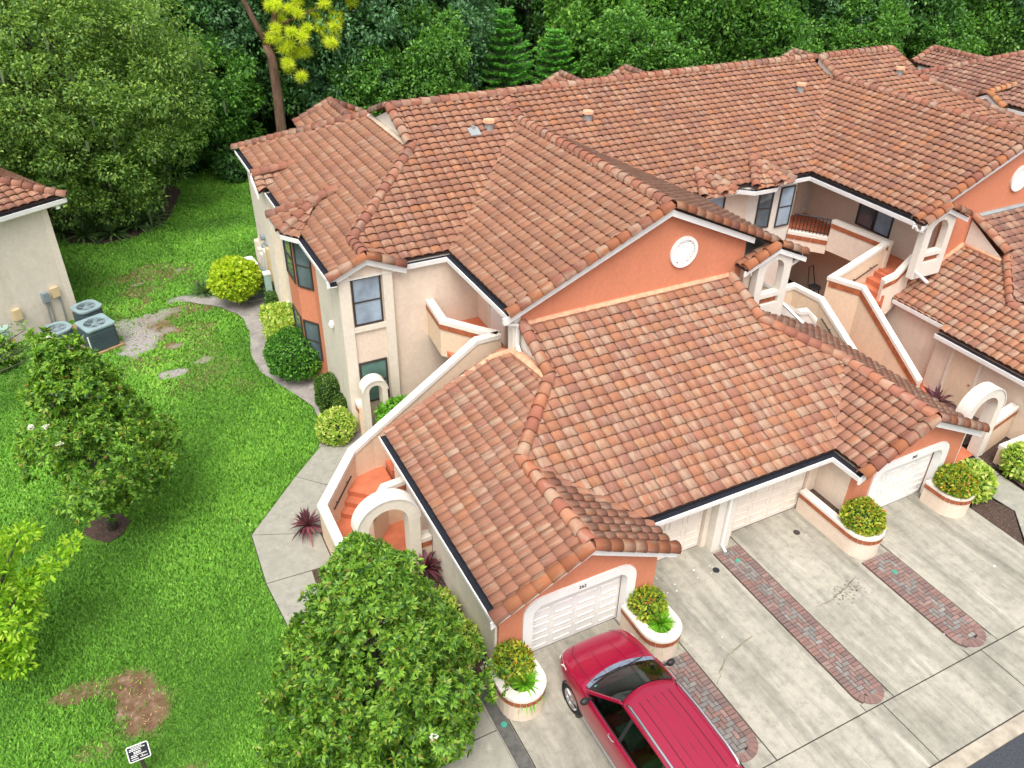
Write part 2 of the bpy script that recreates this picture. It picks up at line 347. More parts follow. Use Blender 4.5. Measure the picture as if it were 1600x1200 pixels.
# ------------------------------------------------------------------ roof tiles
TW, TE = .368, .332
TT = [0, .06, .18, .34, .5, .66, .82, .94, 1.]
PZ = [-.020, .008, .032, .048, .054, .048, .032, .008, -.020]
def prof(t): return PZ[TT.index(t)]
TV, TUV, TF = [], [], []
for t in TT: TV.append((t * TW, 0, prof(t) + .066)); TUV.append((t, 0))
for t in TT: TV.append((t * TW, TE + .03, prof(t) + .006)); TUV.append((t, 1))
for t in TT: TV.append((t * TW, .008, prof(t) + .042)); TUV.append((t, .02))
for i in range(8): TF.append((i, i + 1, 10 + i, 9 + i)); TF.append((18 + i, 19 + i, i + 1, i))
TV = np.array(TV); TUV = np.array(TUV)
PAL = {  # weights over the clay blends
 'upper': [((.355, .152, .088), 6), ((.325, .140, .085), 5), ((.29, .126, .086), 2.5), ((.38, .178, .11), 2), ((.395, .155, .075), 1.6)],
 'dull': [((.34, .146, .082), 6), ((.315, .136, .08), 5), ((.345, .158, .095), 3), ((.29, .126, .08), 1.5)],
 'mixed': [((.41, .162, .085), 5), ((.365, .148, .092), 4), ((.31, .132, .095), 3), ((.43, .178, .085), 1.8), ((.39, .20, .13), 2.0)],
 'side': [((.37, .155, .092), 6), ((.34, .145, .092), 5), ((.305, .13, .09), 2), ((.41, .165, .085), 1.8), ((.365, .18, .12), 1.5)],
 'dark': [((.275, .126, .088), 5), ((.235, .106, .076), 4), ((.33, .175, .12), 2), ((.20, .094, .072), 2)],
}
RIDGE_PAL = [((.29, .115, .07), 4), ((.25, .105, .07), 3), ((.33, .15, .095), 2), ((.22, .11, .08), 1.5)]
def pick(p):
    r = random.random() * sum(q[1] for q in p); c = p[0][0]
    for c, w_ in p:
        r -= w_
        if r <= 0: break
    j = random.uniform(.86, 1.05); return (c[0] * j, c[1] * j, c[2] * j, random.random())
SINGLE_TILE = None
def tile_col(pal):
    c = pick(PAL[pal]); g = .90 if pal != 'dark' else 1.
    if pal in ('mixed', 'side'): c = tuple(a * .72 + b * .28 for a, b in zip(c[:3], (.375, .155, .092))) + (c[3],)
    return (c[0] * g * .97, c[1] * g * 1.05, c[2] * g * 1.06, c[3] * (1. if pal == 'mixed' else .8 if pal == 'side' else .55))
def clip(poly, edge):
    """keep the part of poly [(a,b,z,u,v)] left of edge ((a0,b0),(a1,b1))"""
    (a0, b0), (a1, b1) = edge; out = []
    d = [(a1 - a0) * (p[1] - b0) - (b1 - b0) * (p[0] - a0) for p in poly]
    for i in range(len(poly)):
        j = (i + 1) % len(poly)
        if d[i] >= 0: out.append(poly[i])
        if (d[i] >= 0) != (d[j] >= 0):
            t = d[i] / (d[i] - d[j]); out.append(tuple(poly[i][k] + (poly[j][k] - poly[i][k]) * t for k in range(5)))
    return out
WHOLE, CUT = {}, {}
camM = np.array([[*r2], [*u2], [*fw]])
def project(p):
    c = camM @ (np.array(p) - np.array([0, 0, CAMZ]))
    return (800 + 1281.77 * c[0] / c[2], 600 - 1281.77 * c[1] / c[2], c[2]) if c[2] > .1 else (-9999, -9999, 1)
def plane_pt(pl, x, y, off=0.):
    o, d, s = pl; return (x, y, o[2] + s * ((x - o[0]) * d[0] + (y - o[1]) * d[1]) + off)
def roof(th, pl, polys, pal, deck=True, tiles=True, phase=0., inset=.0):
    """pl = (eave point, upslope direction in plan, slope); polys = convex plan polygons"""
    o, d, s = pl; d = Vector(d).normalized(); o = Vector(o); c = math.sqrt(1 + s * s)
    u3 = Vector((d.y, -d.x, 0)); v3 = Vector((d.x, d.y, s)) / c; n3 = u3.cross(v3)
    tw, te = (.305, .372) if abs(d.x) > .7 else (.366, .314); ins = inset if inset else 0.
    if ins:      # the tiles stop short of the eave line, over the gutter
        cut = []
        for P in polys:
            Q_ = [(x, y, 0, 0, 0) for x, y in P]; ar = sum(P[k][0] * P[(k + 1) % len(P)][1] - P[(k + 1) % len(P)][0] * P[k][1] for k in range(len(P)))
            e0 = o.xy + d * ins; u2 = Vector((d.y, -d.x)); Q_ = clip(Q_, (tuple(e0), tuple(e0 + u2)))
            if len(Q_) > 2: cut.append([q[:2] for q in Q_])
        polys = cut
    if deck:
        mb = MB()
        for P in polys:
            ar = sum(P[i][0] * P[(i + 1) % len(P)][1] - P[(i + 1) % len(P)][0] * P[i][1] for i in range(len(P)))
            if ar < 0: P = P[::-1]
            tp = [plane_pt((o, d, s), x, y, -.012) for x, y in P]; bt = [(p[0], p[1], p[2] - .045) for p in tp]; n = len(P)
            mb.add(tp + bt, [tuple(range(n)), tuple(range(n, 2 * n))[::-1]] + [(n + i, n + (i + 1) % n, (i + 1) % n, i) for i in range(n)])
        part('roof_deck', mb, 'deck' if tiles else 'band_tile', th)
    if not tiles: return
    SX, SY = tw / TW, te / TE; bo = ins * c
    CACHE = {}; W = WHOLE.setdefault(th, []); Q = CUT.setdefault(th, ([], [], [], []))
    EE = []
    for P in polys:
        L = [((Vector((x, y)) - o.xy).dot(u3.xy), (Vector((x, y)) - o.xy).dot(d) * c) for x, y in P]
        if sum(L[i][0] * L[(i + 1) % len(L)][1] - L[(i + 1) % len(L)][0] * L[i][1] for i in range(len(L))) < 0: L = L[::-1]
        EE.append([(L[i], L[(i + 1) % len(L)]) for i in range(len(L))])
    inu = lambda q: any(min((e[1][0] - e[0][0]) * (q[1] - e[0][1]) - (e[1][1] - e[0][1]) * (q[0] - e[0][0]) for e in E_) > -1e-4 for E_ in EE)
    done = set()
    for P in polys:
        L = [((Vector((x, y)) - o.xy).dot(u3.xy), (Vector((x, y)) - o.xy).dot(d) * c) for x, y in P]
        ar = sum(L[i][0] * L[(i + 1) % len(L)][1] - L[(i + 1) % len(L)][0] * L[i][1] for i in range(len(L)))
        if ar < 0: L = L[::-1]
        n = len(L); E = []
        for i in range(n):
            a, b = Vector(L[i]), Vector(L[(i + 1) % n]); e = (b - a).normalized(); nn = Vector((-e.y, e.x))
            E.append((tuple(a + nn * 0), tuple(b + nn * 0)))
        a0, a1 = min(p[0] for p in L), max(p[0] for p in L); b0, b1 = min(p[1] for p in L), max(p[1] for p in L)
        for j in range(int(math.floor((b0 - bo + .015) / te)) , int(math.ceil((b1 - bo) / te)) + 1):
            bb = j * te - .015 + bo
            for i in range(int(math.floor((a0 - phase) / tw)), int(math.ceil((a1 - phase) / tw)) + 1):
                aa = i * tw + phase
                
                if (i, j) in done: continue
                lo = 0 if j else .02; smp = [(aa + tw * a_, bb + max(lo, te * b_)) for a_ in (0, .5, 1) for b_ in (0, .5, 1)]; whole = all(inu(q) for q in smp)
                col, dz = CACHE.setdefault((i, j), (tile_col(pal), random.uniform(-.005, .006)))
                if whole:
                    done.add((i, j))
                    Mx = Matrix(((u3.x, v3.x, n3.x, 0), (u3.y, v3.y, n3.y, 0), (u3.z, v3.z, n3.z, 0), (0, 0, 0, 1)))
                    pos = o + u3 * aa + v3 * bb + n3 * dz
                    Mx = Mx @ Matrix.Rotation(random.gauss(0, .008), 4, 'Z') @ Matrix.Rotation(random.gauss(0, .008), 4, 'X') @ Matrix.Diagonal((SX, SY, 1, 1))
                    W.append((pos, Mx, col))
                else:
                    for f in TF:
                        pl5 = [(aa + TV[k][0] * SX, bb + TV[k][1] * SY, TV[k][2] + dz, TUV[k][0], TUV[k][1]) for k in f]
                        for e in E:
                            pl5 = clip(pl5, e)
                            if len(pl5) < 3: break
                        if len(pl5) < 3: continue
                        k0 = len(Q[0])
                        for p in pl5:
                            q = o + u3 * p[0] + v3 * p[1] + n3 * p[2]; Q[0].append(tuple(q)); Q[2].append((p[3], p[4])); Q[3].append(col)
                        Q[1].append(tuple(range(k0, k0 + len(pl5))))
def finish_tiles(th, single=300):
    """the nearest whole tiles as parts of their own, the others joined"""
    global SINGLE_TILE
    W = WHOLE.get(th, []); Q = CUT.get(th, ([], [], [], [])); base = Vector(base_of(th))
    sc_ = []
    for k, (p, Mx, col) in enumerate(W):
        x, y, z = project(p); ok = -10 < x < 1610 and -10 < y < 1210
        face = abs((Mx.to_3x3() @ Vector((0, 0, 1))).dot((Vector((0, 0, CAMZ)) - p).normalized()))
        sc_.append((-(face ** .5) / z if ok else 1, k))
    sc_.sort(); chosen = set(k for v, k in sc_[:single] if v < 0)
    if SINGLE_TILE is None:
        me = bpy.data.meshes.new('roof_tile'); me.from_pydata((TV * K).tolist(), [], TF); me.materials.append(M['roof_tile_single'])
        uv = me.uv_layers.new(name='UVMap')
        for l in me.loops: uv.data[l.index].uv = TUV[l.vertex_index]
        me.polygons.foreach_set("use_smooth", [i % 2 == 0 for i in range(len(TF))]); SINGLE_TILE = me
    V = list(Q[0]); F = list(Q[1]); U = list(Q[2]); CC = list(Q[3]); S = [False] * len(F)
    for k, (p, Mx, col) in enumerate(W):
        if k in chosen:
            o = link('roof_tile', SINGLE_TILE, th); o.matrix_basis = Matrix.Translation((p - base) * K) @ Mx; o.color = col
        else:
            R = np.array(Mx.to_3x3()); vv = TV @ R.T + np.array(p); k0 = len(V)
            V += [tuple(q) for q in vv]; U += [tuple(q) for q in TUV]; CC += [col] * len(TV); F += [tuple(i + k0 for i in f) for f in TF]; S += [i % 2 == 0 for i in range(len(TF))]
    if not V: return
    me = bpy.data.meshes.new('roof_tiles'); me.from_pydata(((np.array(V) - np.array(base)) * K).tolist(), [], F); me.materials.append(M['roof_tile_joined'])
    uv = me.uv_layers.new(name='UVMap'); li = np.zeros(len(me.loops), dtype=np.int32); me.loops.foreach_get("vertex_index", li)
    uv.data.foreach_set("uv", np.array(U, dtype=np.float32)[li].ravel())
    ca = me.color_attributes.new("Col", 'FLOAT_COLOR', 'POINT'); ca.data.foreach_set("color", np.array(CC, dtype=np.float32).ravel())
    me.polygons.foreach_set("use_smooth", S); me.update()
    tag(link('roof_tiles', me, th), kind='stuff')
RIDGE_ME = {}
def ridge_mesh(L):
    key = round(L, 2)
    if key in RIDGE_ME: return RIDGE_ME[key]
    n = 8; v = []; uv = []; f = []
    for x, r in ((0, .205), (L + .05, .160), (.012, .165)):
        for j in range(n + 1):
            t = math.radians(-8 + 196 * j / n); v.append((x * K, r * math.cos(t) * K, (r * math.sin(t) * .95) * K)); uv.append((j / n * .6, x / L))
    for j in range(n):
        f.append((j, n + 1 + j, n + 2 + j, j + 1)); f.append((2 * n + 2 + j, j, j + 1, 2 * n + 3 + j))
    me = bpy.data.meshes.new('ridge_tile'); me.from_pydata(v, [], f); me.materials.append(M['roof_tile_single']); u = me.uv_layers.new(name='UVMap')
    for l in me.loops: u.data[l.index].uv = uv[l.vertex_index]
    me.polygons.foreach_set("use_smooth", [i % 2 == 0 for i in range(len(f))]); RIDGE_ME[key] = me; return me
def ridge(th, p0, p1, pal=None, lift=.05, name='ridge_tile', tilt=0., seg=.40):
    p0, p1 = Vector(p0), Vector(p1); d = p1 - p0; n = max(1, round(d.length / seg)); L = d.length / n; me = ridge_mesh(L); d.normalize()
    up_ = Vector((0, 0, 1)); y = up_.cross(d).normalized(); z = d.cross(y); base = Vector(base_of(th))
    if tilt:
        R = Matrix.Rotation(tilt, 3, d); y = R @ y; z = R @ z
    for i in range(n):
        Mx = Matrix(((d.x, y.x, z.x, 0), (d.y, y.y, z.y, 0), (d.z, y.z, z.z, 0), (0, 0, 0, 1))) @ Matrix.Rotation(random.gauss(0, .012), 4, 'Z') @ Matrix.Rotation(.035, 4, 'Y')
        o = link(name, me, th); o.matrix_basis = Matrix.Translation((p0 + d * (L * i) + z * lift - base) * K) @ Mx; o.color = pick(pal or RIDGE_PAL)
def rake_board(th, p0, p1, out, h=.24, t=.06, drop=.03, mat='white_paint'):
    """fascia board under a sloping roof edge; out = horizontal outward direction"""
    p0, p1, out = Vector(p0), Vector(p1), Vector(out); a = p1 - p0
    part('rake_board', MB().obox(p0 - Vector((0, 0, drop)), a, out * t, (0, 0, -h)), mat, th)
GUT = [(-.22, -.17), (.02, -.17), (.04, -.0), (.008, -.0), (-.005, -.14), (-.22, -.14)]
def gutter(th, path, side=1, leaf=True):
    g = part('gutter', MB().sweep(path, [(a * side, b) for a, b in GUT]), 'white_paint', th)
    part('gutter_trough', MB().sweep([(p[0], p[1], p[2]) for p in path], [(-.215 * side, -.13), (-.01 * side, -.13), (.002 * side, -.03), (-.215 * side, -.02)]), 'gutter_dark', g)
    return g
def downspout(th, path, r=.05, mat='white_paint'):
    return part('downspout', MB().tube(path, r, 4), mat, th)
def window(th, o, ax, wd, ht, nrm, glass='window_glass', rail=True, name='window', fr=.06, rail_at=.48, mat='bronze', lower=None):
    o, ax, nrm = Vector(o), Vector(ax).normalized(), Vector(nrm).normalized(); up_ = Vector((0, 0, 1)); mb = MB()
    if ax.cross(up_).dot(nrm) < 0: o = o + ax * wd; ax = -ax
    mb.plate([(0, 0), (wd, 0), (wd, ht), (0, ht)], [[(fr, fr), (wd - fr, fr), (wd - fr, ht - fr), (fr, ht - fr)]], o, ax, up_, .05)
    f = part(name, mb, mat, th)
    if lower and rail:
        part('pane', MB().obox(o + ax * fr + up_ * ht * rail_at, ax * (wd - 2 * fr), up_ * (ht * (1 - rail_at) - fr), nrm * .014), glass, f)
        part('pane', MB().obox(o + ax * fr + up_ * fr, ax * (wd - 2 * fr), up_ * (ht * rail_at - fr), nrm * .014), lower, f)
    else: part('pane', MB().obox(o + ax * fr + up_ * fr, ax * (wd - 2 * fr), up_ * (ht - 2 * fr), nrm * .014), glass, f)
    if rail: part('sash_bar', MB().obox(o + ax * fr + up_ * ht * rail_at + nrm * .016, ax * (wd - 2 * fr), up_ * .05, nrm * .022), mat, f)
    return f
def door(th, o, ax, wd, ht, nrm, mat='door_white'):
    o, ax, nrm = Vector(o), Vector(ax).normalized(), Vector(nrm).normalized(); up_ = Vector((0, 0, 1))
    if ax.cross(up_).dot(nrm) < 0: o = o + ax * wd; ax = -ax
    d = part('door', MB().obox(o, ax * wd, up_ * ht, nrm * .04), mat, th)
    part('door_frame', MB().plate([(-.1, 0), (wd + .1, 0), (wd + .1, ht + .1), (-.1, ht + .1)], [[(0, .0), (wd, .0), (wd, ht), (0, ht)]], o, ax, up_, .07), 'trim_cream', d)
    k = o + ax * (wd * .88) + up_ * (ht * .48) + nrm * .04
    part('door_knob', MB().lathe([(.0, 0), (.05, .0), (.05, .05), (0, .07)], tuple(k), 8), 'chrome', d); return d
def band(th, path, ln=.34, h=.17, t=.03, zoff=0., mat='band_tile'):
    """row of glazed terracotta tiles set proud of a wall along a path; path direction keeps the outside on its right"""
    mat_ = M[mat]; base = Vector(base_of(th))
    for a, b in zip(path[:-1], path[1:]):
        a, b = Vector(a), Vector(b); d = b - a; n = max(1, round(d.length / ln)); s = d.length / n; d.normalize()
        out = Vector((d.y, -d.x, 0)).normalized()
        dh = Vector((d.x, d.y, 0)).normalized(); ch = math.sqrt(d.x ** 2 + d.y ** 2)
        key = ('band', round(s, 2), round(d.z, 2), h, t, mat)
        me = RIDGE_ME.get(key)
        if me is None:
            me = MB().obox((.007 * ch, 0, .007 * d.z), ((s - .014) * ch, 0, (s - .014) * d.z), (0, -t, 0), (0, 0, h)).mesh('band_tile', mat); RIDGE_ME[key] = me
        for i in range(n):
            p = a + d * (s * i) + Vector((0, 0, zoff)); y = -out; z = Vector((0, 0, 1))
            o = link('band_tile', me, th); o.matrix_basis = Matrix.Translation((p - base) * K) @ Matrix(((dh.x, y.x, 0, 0), (dh.y, y.y, 0, 0), (0, 0, 1, 0), (0, 0, 0, 1)))
# ================================================================== the two-storey building
S, SW, SG = .45, .44, .475
condo = thing('condo_building', (23.2, 30, 0), 'long two-storey stucco building with orange gables and clay tile roof', 'building')
def wbox(th, x0, y0, z0, x1, y1, z1, mat='stucco', name='wall'): return part(name, MB().box(x0, y0, z0, x1, y1, z1), mat, th)
# walls
wbox(condo, 5.80, 23.10, 0, 18.0, 36.7, 5.98, 'stucco_grey')
wbox(condo, 18.0, 24.20, 0, 25.6, 36.6, 5.97)
wbox(condo, 25.6, 25.6, 0, 40.7, 36.65, 5.96)
wbox(condo, 10.65, 18.85, 0, 18.25, 23.11, 6.0)
wbox(condo, 28.30, 18.85, 0, 36.8, 25.61, 6.0)
# front wall skin of the end block in its warmer stucco, and the pilasters round the corner windows
part('wall', MB().box(5.81, 23.06, 0, 10.66, 23.12, 5.9), 'stucco', condo)
part('gable_wall', MB().plate([(5.79, 0), (7.56, 0), (7.56, 6.1), (6.68, 6.46), (5.79, 6.08)], [], (0, 23.08, 0), (1, 0, 0), (0, 0, 1), .12), 'stucco', condo)
for x0, x1 in ((5.77, 6.14), (7.22, 7.54)):
    part('pilaster', MB().box(x0, 22.86, 0, x1, 22.97, 6.04), 'trim_cream', condo)
part('sill', MB().box(6.14, 22.88, 3.92, 7.22, 22.97, 4.10), 'trim_cream', condo)
window(condo, (6.19, 22.958, 4.14), (1, 0, 0), .98, 1.70, (0, -1, 0), 'window_glass_pale')
window(condo, (6.19, 22.958, 1.10), (1, 0, 0), .98, 1.62, (0, -1, 0), 'window_green')
# orange gable walls
def gable(x0, x1, xr, ze, zb, y, xl):
    zz_ = lambda x: ze + SW * (min(x - xl, 2 * xr - xl - x)) - .1
    pts = [(x0, zb), (x1, zb), (x1, zz_(x1))] + ([(xr, zz_(xr))] if x0 < xr < x1 else []) + [(x0, zz_(x0))]
    part('gable_wall', MB().plate(pts, [], (0, y + .2, 0), (1, 0, 0), (0, 0, 1), .2), 'stucco_orange', condo)
gable(9.98, 18.30, 14.9, 6.0, 2.4, 18.65, 9.45)
gable(28.22, 36.6, 31.6, 6.0, 2.4, 18.65, 26.14)
part('corner_post', MB().box(9.72, 18.62, 2.6, 9.97, 18.9, 5.95), 'trim_white', condo)
# round louvred vents high in the gables
for cx in (15.72, 31.9):
    cz = 6.72
    v = part('gable_vent', MB().plate(arc(0, 0, .52, 0, 360, 28)[:-1], [arc(0, 0, .41, 0, 360, 28)[:-1]], (cx, 18.645, cz), (1, 0, 0), (0, 0, 1), .07), 'white_paint', condo)
    for k in range(9):
        zz_ = -.36 + k * .09; hw_ = math.sqrt(max(.01, .40 ** 2 - zz_ ** 2))
        part('slat', MB().obox((cx - hw_, 18.64, cz + zz_ + .035), (2 * hw_, 0, 0), (0, -.045, -.05), (0, .012, .012)), 'white_paint', v)
    part('vent_back', MB().obox((cx - .4, 18.648, cz - .4), (.8, 0, 0), (0, -.006, 0), (0, 0, .8)), 'gutter_dark', v) if False else None
# roof planes
P1 = ((5.45, 22.6, 6.0), (1, 0), S)
roof(condo, P1, [[(5.45, 22.76), (6.7, 22.76), (6.7, 24.15), (5.45, 24.15)], [(5.45, 24.15), (6.7, 24.15), (10.2, 27.65), (10.2, 32.25), (5.45, 37.0)]], 'dull', inset=.18)
P2 = ((7.95, 22.9, 6.0), (0, 1), S)
roof(condo, P2, [[(6.7, 24.15), (7.95, 22.9), (9.45, 22.9), (10.2, 23.63), (10.2, 27.65)], [(10.2, 23.63), (14.9, 28.23), (14.9, 29.7), (10.2, 29.7)]], 'upper', inset=.18)
P3 = ((7.95, 24.0, 6.0), (-1, 0), S)
roof(condo, P3, [[(7.95, 22.76), (7.95, 22.9), (6.7, 24.15), (6.7, 22.76)]], 'dull')
P4 = ((9.45, 18.4, 6.0), (1, 0), SW)
roof(condo, P4, [[(9.45, 18.42), (14.9, 18.42), (14.9, 28.20), (9.45, 22.9)]], 'dull', inset=.18)
P5 = ((20.36, 18.05, 6.0), (-1, 0), SW)
roof(condo, P5, [[(20.36, 18.05), (20.36, 23.75), (19.25, 24.83), (19.25, 18.05)], [(19.25, 18.42), (19.25, 24.83), (14.9, 29.08), (14.9, 18.42)]], 'dull', inset=.18)
P6 = ((20.36, 23.75, 6.0), (0, 1), S)
roof(condo, P6, [[(20.36, 23.75), (26.14, 23.75), (31.6, 29.05), (31.6, 30.25), (14.9, 30.25), (14.9, 29.05)]], 'upper', inset=.18)
P7 = ((26.14, 18.4, 6.0), (1, 0), SW)
roof(condo, P7, [[(26.14, 18.42), (31.6, 18.42), (31.6, 29.05), (26.14, 23.75)]], 'upper', inset=.18)
P8 = ((37.05, 18.4, 6.0), (-1, 0), SW)
roof(condo, P8, [[(37.05, 18.42), (37.05, 22.9), (31.6, 28.2), (31.6, 18.42)]], 'upper', inset=.18)
P9 = ((37.05, 22.9, 6.0), (0, 1), S)
roof(condo, P9, [[(31.6, 28.23), (36.3, 23.63), (36.3, 29.7), (31.6, 29.7)], [(36.3, 23.63), (37.05, 22.9), (41.05, 22.9), (36.3, 27.65)]], 'upper', inset=.18)
# slopes on the far side
zr = 6 + S * 6.8; zm = 6 + S * 6.5
mb = MB(); mb.poly([(10.2, 29.7, zr - .02), (14.9, 29.7, zr - .02), (14.9, 37, 5.9), (5.45, 37, 5.9), (10.2, 32.25, zr - 1.15)]); mb.poly([(14.9, 30.25, zm - .02), (31.6, 30.25, zm - .02), (31.6, 37, 5.9), (14.9, 37, 5.9)])
mb.poly([(31.6, 29.7, zr - .02), (36.3, 29.7, zr - .02), (36.3, 32.25, zr - 1.15), (41.05, 37, 5.9), (31.6, 37, 5.9)]); mb.poly([(36.3, 27.65, zr - 1), (41.05, 22.9, 6), (41.05, 37, 6), (36.3, 32.25, zr - 1)])
part('roof_deck', mb, 'band_tile', condo)
# the small vertical gable triangles where the roof steps
zb_ = 6 + S * 4.75
part('gable_wall', MB().prism([(10.2, 27.65), (10.26, 27.65), (10.26, 32.25), (10.2, 32.25)], zb_ - .1, zb_).poly([(10.195, 27.75, zb_ + .02), (10.195, 29.7, zr - .1), (10.195, 31.7, zb_ + .02)]), 'trim_white', condo)
part('gable_wall', MB().poly([(14.89, 23.4, 6), (14.89, 29.7, zr - .02), (14.89, 30.25, zm)]), 'trim_white', condo)
part('gable_wall', MB().obox((31.58, 28.3, 6 + S * 5.4 - .35), (0, 1.4, S * 1.4), (-.03, 0, 0), (0, 0, .33)), 'trim_white', condo)
rake_board(condo, (10.2, 27.65, zb_ + .04), (10.2, 29.7, zr + .02), (-1, 0, 0), .2)
# mortar along the foot of the left triangle
part('mortar', MB().tube([(10.12, 27.6, zb_ + .0), (10.12, 29.6, zb_ + .02), (10.12, 32.1, zb_ + .0)], [.10, .12, .1], 6), 'mortar', condo)
# ridges and hips
R_ = lambda a, b, **k: ridge(condo, a, b, **k)
R_((10.2, 29.7, zr), (14.9, 29.7, zr)); R_((14.9, 30.25, zm), (31.6, 30.25, zm)); R_((31.6, 29.7, zr), (36.3, 29.7, zr))
R_((6.7, 24.15, 6.56), (10.3, 27.75, zb_ + .02)); R_((6.7, 22.78, 6.56), (6.7, 24.2, 6.56)); R_((5.45, 37, 6.0), (10.2, 32.25, zb_))
R_((10.16, 27.75, zb_ + .06), (10.16, 29.75, zr + .0)); R_((14.9, 28.3, 6 + S * 5.4), (14.9, 29.7, zr)); R_((31.6, 28.3, 6 + S * 5.4), (31.6, 29.7, zr))
R_((10.15, 31.8, zb_ + .2), (10.15, 29.75, zr))
zw = 6 + SW * 5.45
R_((14.9, 18.45, zw), (14.9, 28.3, zw)); R_((31.6, 18.45, zw), (31.6, 28.3, zw))
R_((41.05, 22.9, 6.0), (36.3, 27.65, zb_)); R_((36.3, 27.7, zb_), (36.3, 29.7, zr))
DARKR = [((.34, .125, .055), 4), ((.30, .105, .05), 3), ((.26, .10, .065), 2)]
def rakes(th, p0, p1, out, pal=DARKR):
    o = Vector(out) * .02; ridge(th, Vector(p0) + o, Vector(p1) + o, pal, lift=.03, name='rake_tile')
rakes(condo, (9.45, 18.45, 6.02), (14.85, 18.45, zw + .02), (0, -1, 0)); rakes(condo, (19.3, 18.45, 6 + SW * 1.06), (14.95, 18.45, zw + .02), (0, -1, 0))
rakes(condo, (26.14, 18.45, 6.02), (31.55, 18.45, zw + .02), (0, -1, 0)); rakes(condo, (37.0, 18.45, 6.02), (31.65, 18.45, zw + .02), (0, -1, 0))
rakes(condo, (5.45, 22.80, 6.02), (6.68, 22.80, 6.57), (0, -1, 0)); rakes(condo, (7.95, 22.80, 6.02), (6.72, 22.80, 6.57), (0, -1, 0))
for a, b, o in (((9.4, 18.46, 5.96), (14.9, 18.46, zw - .04), (0, -1, 0)), ((14.9, 18.46, zw - .04), (18.4, 18.46, zw - .04 - SW * 3.5), (0, -1, 0)),
                ((26.1, 18.46, 5.96), (31.6, 18.46, zw - .04), (0, -1, 0)), ((31.6, 18.46, zw - .04), (37.05, 18.46, 5.96), (0, -1, 0)),
                ((5.4, 22.82, 5.98), (6.7, 22.82, 6.54), (0, -1, 0)), ((6.7, 22.82, 6.54), (8.0, 22.82, 5.98), (0, -1, 0))):
    rake_board(condo, a, b, o, .2, .07)
# soffits
for bx in ((5.47, 22.84, 5.84, 7.9, 23.2, 5.9), (7.9, 22.9, 5.84, 10.66, 23.2, 5.895), (9.47, 18.86, 5.84, 10.66, 22.9, 5.89), (5.47, 23.2, 5.84, 5.9, 36.9, 5.9), (18.25, 18.7, 5.86, 20.3, 24.3, 5.9), (20.3, 23.75, 5.86, 26.2, 24.3, 5.9), (26.2, 18.7, 5.86, 28.4, 25.7, 5.9)):
    part('soffit', MB().box(*bx), 'trim_white', condo)
# bays and gablets on the left end
def left_bay(y0, y1, xo, mat, th=condo):
    pass
part('bay_wall', MB().prism([(5.82, 26.35), (5.36, 27.0), (5.36, 28.5), (5.82, 29.2)], 0, 5.9), 'stucco_orange', condo)
part('bay_wall', MB().box(5.79, 25.85, 0, 5.83, 29.6, 5.88), 'stucco_orange', condo)
dg = Vector((-.46, .65, 0)); dgn = Vector((-.65, -.46, 0)).normalized()
for z0, z1 in ((3.95, 5.7), (1.0, 2.6)):
    window(condo, Vector((5.80, 26.38, z0)) + dgn * .004, dg, .72, z1 - z0, dgn, 'window_glass')
    window(condo, (5.356, 27.15, z0), (0, 1, 0), 1.2, z1 - z0, (-1, 0, 0), 'window_glass')
part('wall_lamp', MB().lathe([(0, 0), (.09, .0), (.11, .12), (.06, .22), (0, .24)], (5.74, 24.2, 3.6), 10), 'lamp_white', condo)
BAYW = [((4.98, 27.85, 5.96), (1, 0), .62)]
# bay roof: a little three-sided hip lying on the big left slope
apex = (6.7, 27.85, 6.66)
def facet(pts, d, s, pal='dull'):
    e = pts[0]; roof(condo, (e, d, s), [[(p[0], p[1]) for p in pts]], pal)
part('roof_deck', MB().poly([(5.0, 27.0, 5.98), (5.0, 28.7, 5.98), apex]).poly([(5.5, 26.3, 5.98), (5.0, 27.0, 5.98), apex]).poly([(5.0, 28.7, 5.98), (5.5, 29.4, 5.98), apex]), 'deck', condo)
roof(condo, ((5.0, 27.0, 5.98), (1, 0), .42), [[(5.0, 27.0), (6.6, 27.84), (6.6, 27.86), (5.0, 28.7)]], 'dull', deck=False)
d_ = Vector((.7, .5)).normalized(); roof(condo, ((5.5, 26.3, 5.98), d_, .40), [[(5.5, 26.3), (6.65, 27.8), (5.0, 27.0)]], 'dull', deck=False)
R_((5.0, 27.0, 6.0), (6.65, 27.83, 6.68)); R_((5.0, 28.7, 6.0), (6.65, 27.87, 6.68)); R_((6.2, 27.9, 6.52), (7.4, 27.9, 6.92))
gutter(condo, [(5.47, 22.66, 5.98), (5.47, 26.35, 5.98), (5.02, 27.0, 5.98), (5.02, 28.7, 5.98), (5.47, 29.4, 5.98), (5.47, 31.2, 5.98)], 1)
gutter(condo, [(5.47, 32.9, 5.98), (5.47, 36.95, 5.98)], 1)
# second gablet farther along the left side
roof(condo, ((5.25, 31.2, 6.0), (0, 1), .5), [[(5.2, 31.2), (7.0, 32.05), (5.2, 32.05)]], 'mixed')
R_((5.2, 32.05, 6.43), (7.0, 32.05, 6.62)); part('gable_wall', MB().poly([(5.22, 31.25, 5.9), (5.22, 32.05, 6.4), (5.22, 32.8, 5.9)]), 'trim_white', condo)
part('rake_board', MB().obox((5.2, 31.15, 5.98), (0, .9, .44), (-.06, 0, 0), (0, 0, -.2)), 'white_paint', condo)
part('chimney_box', MB().box(5.50, 31.5, 0, 5.80, 32.6, 5.9), 'trim_cream', condo)
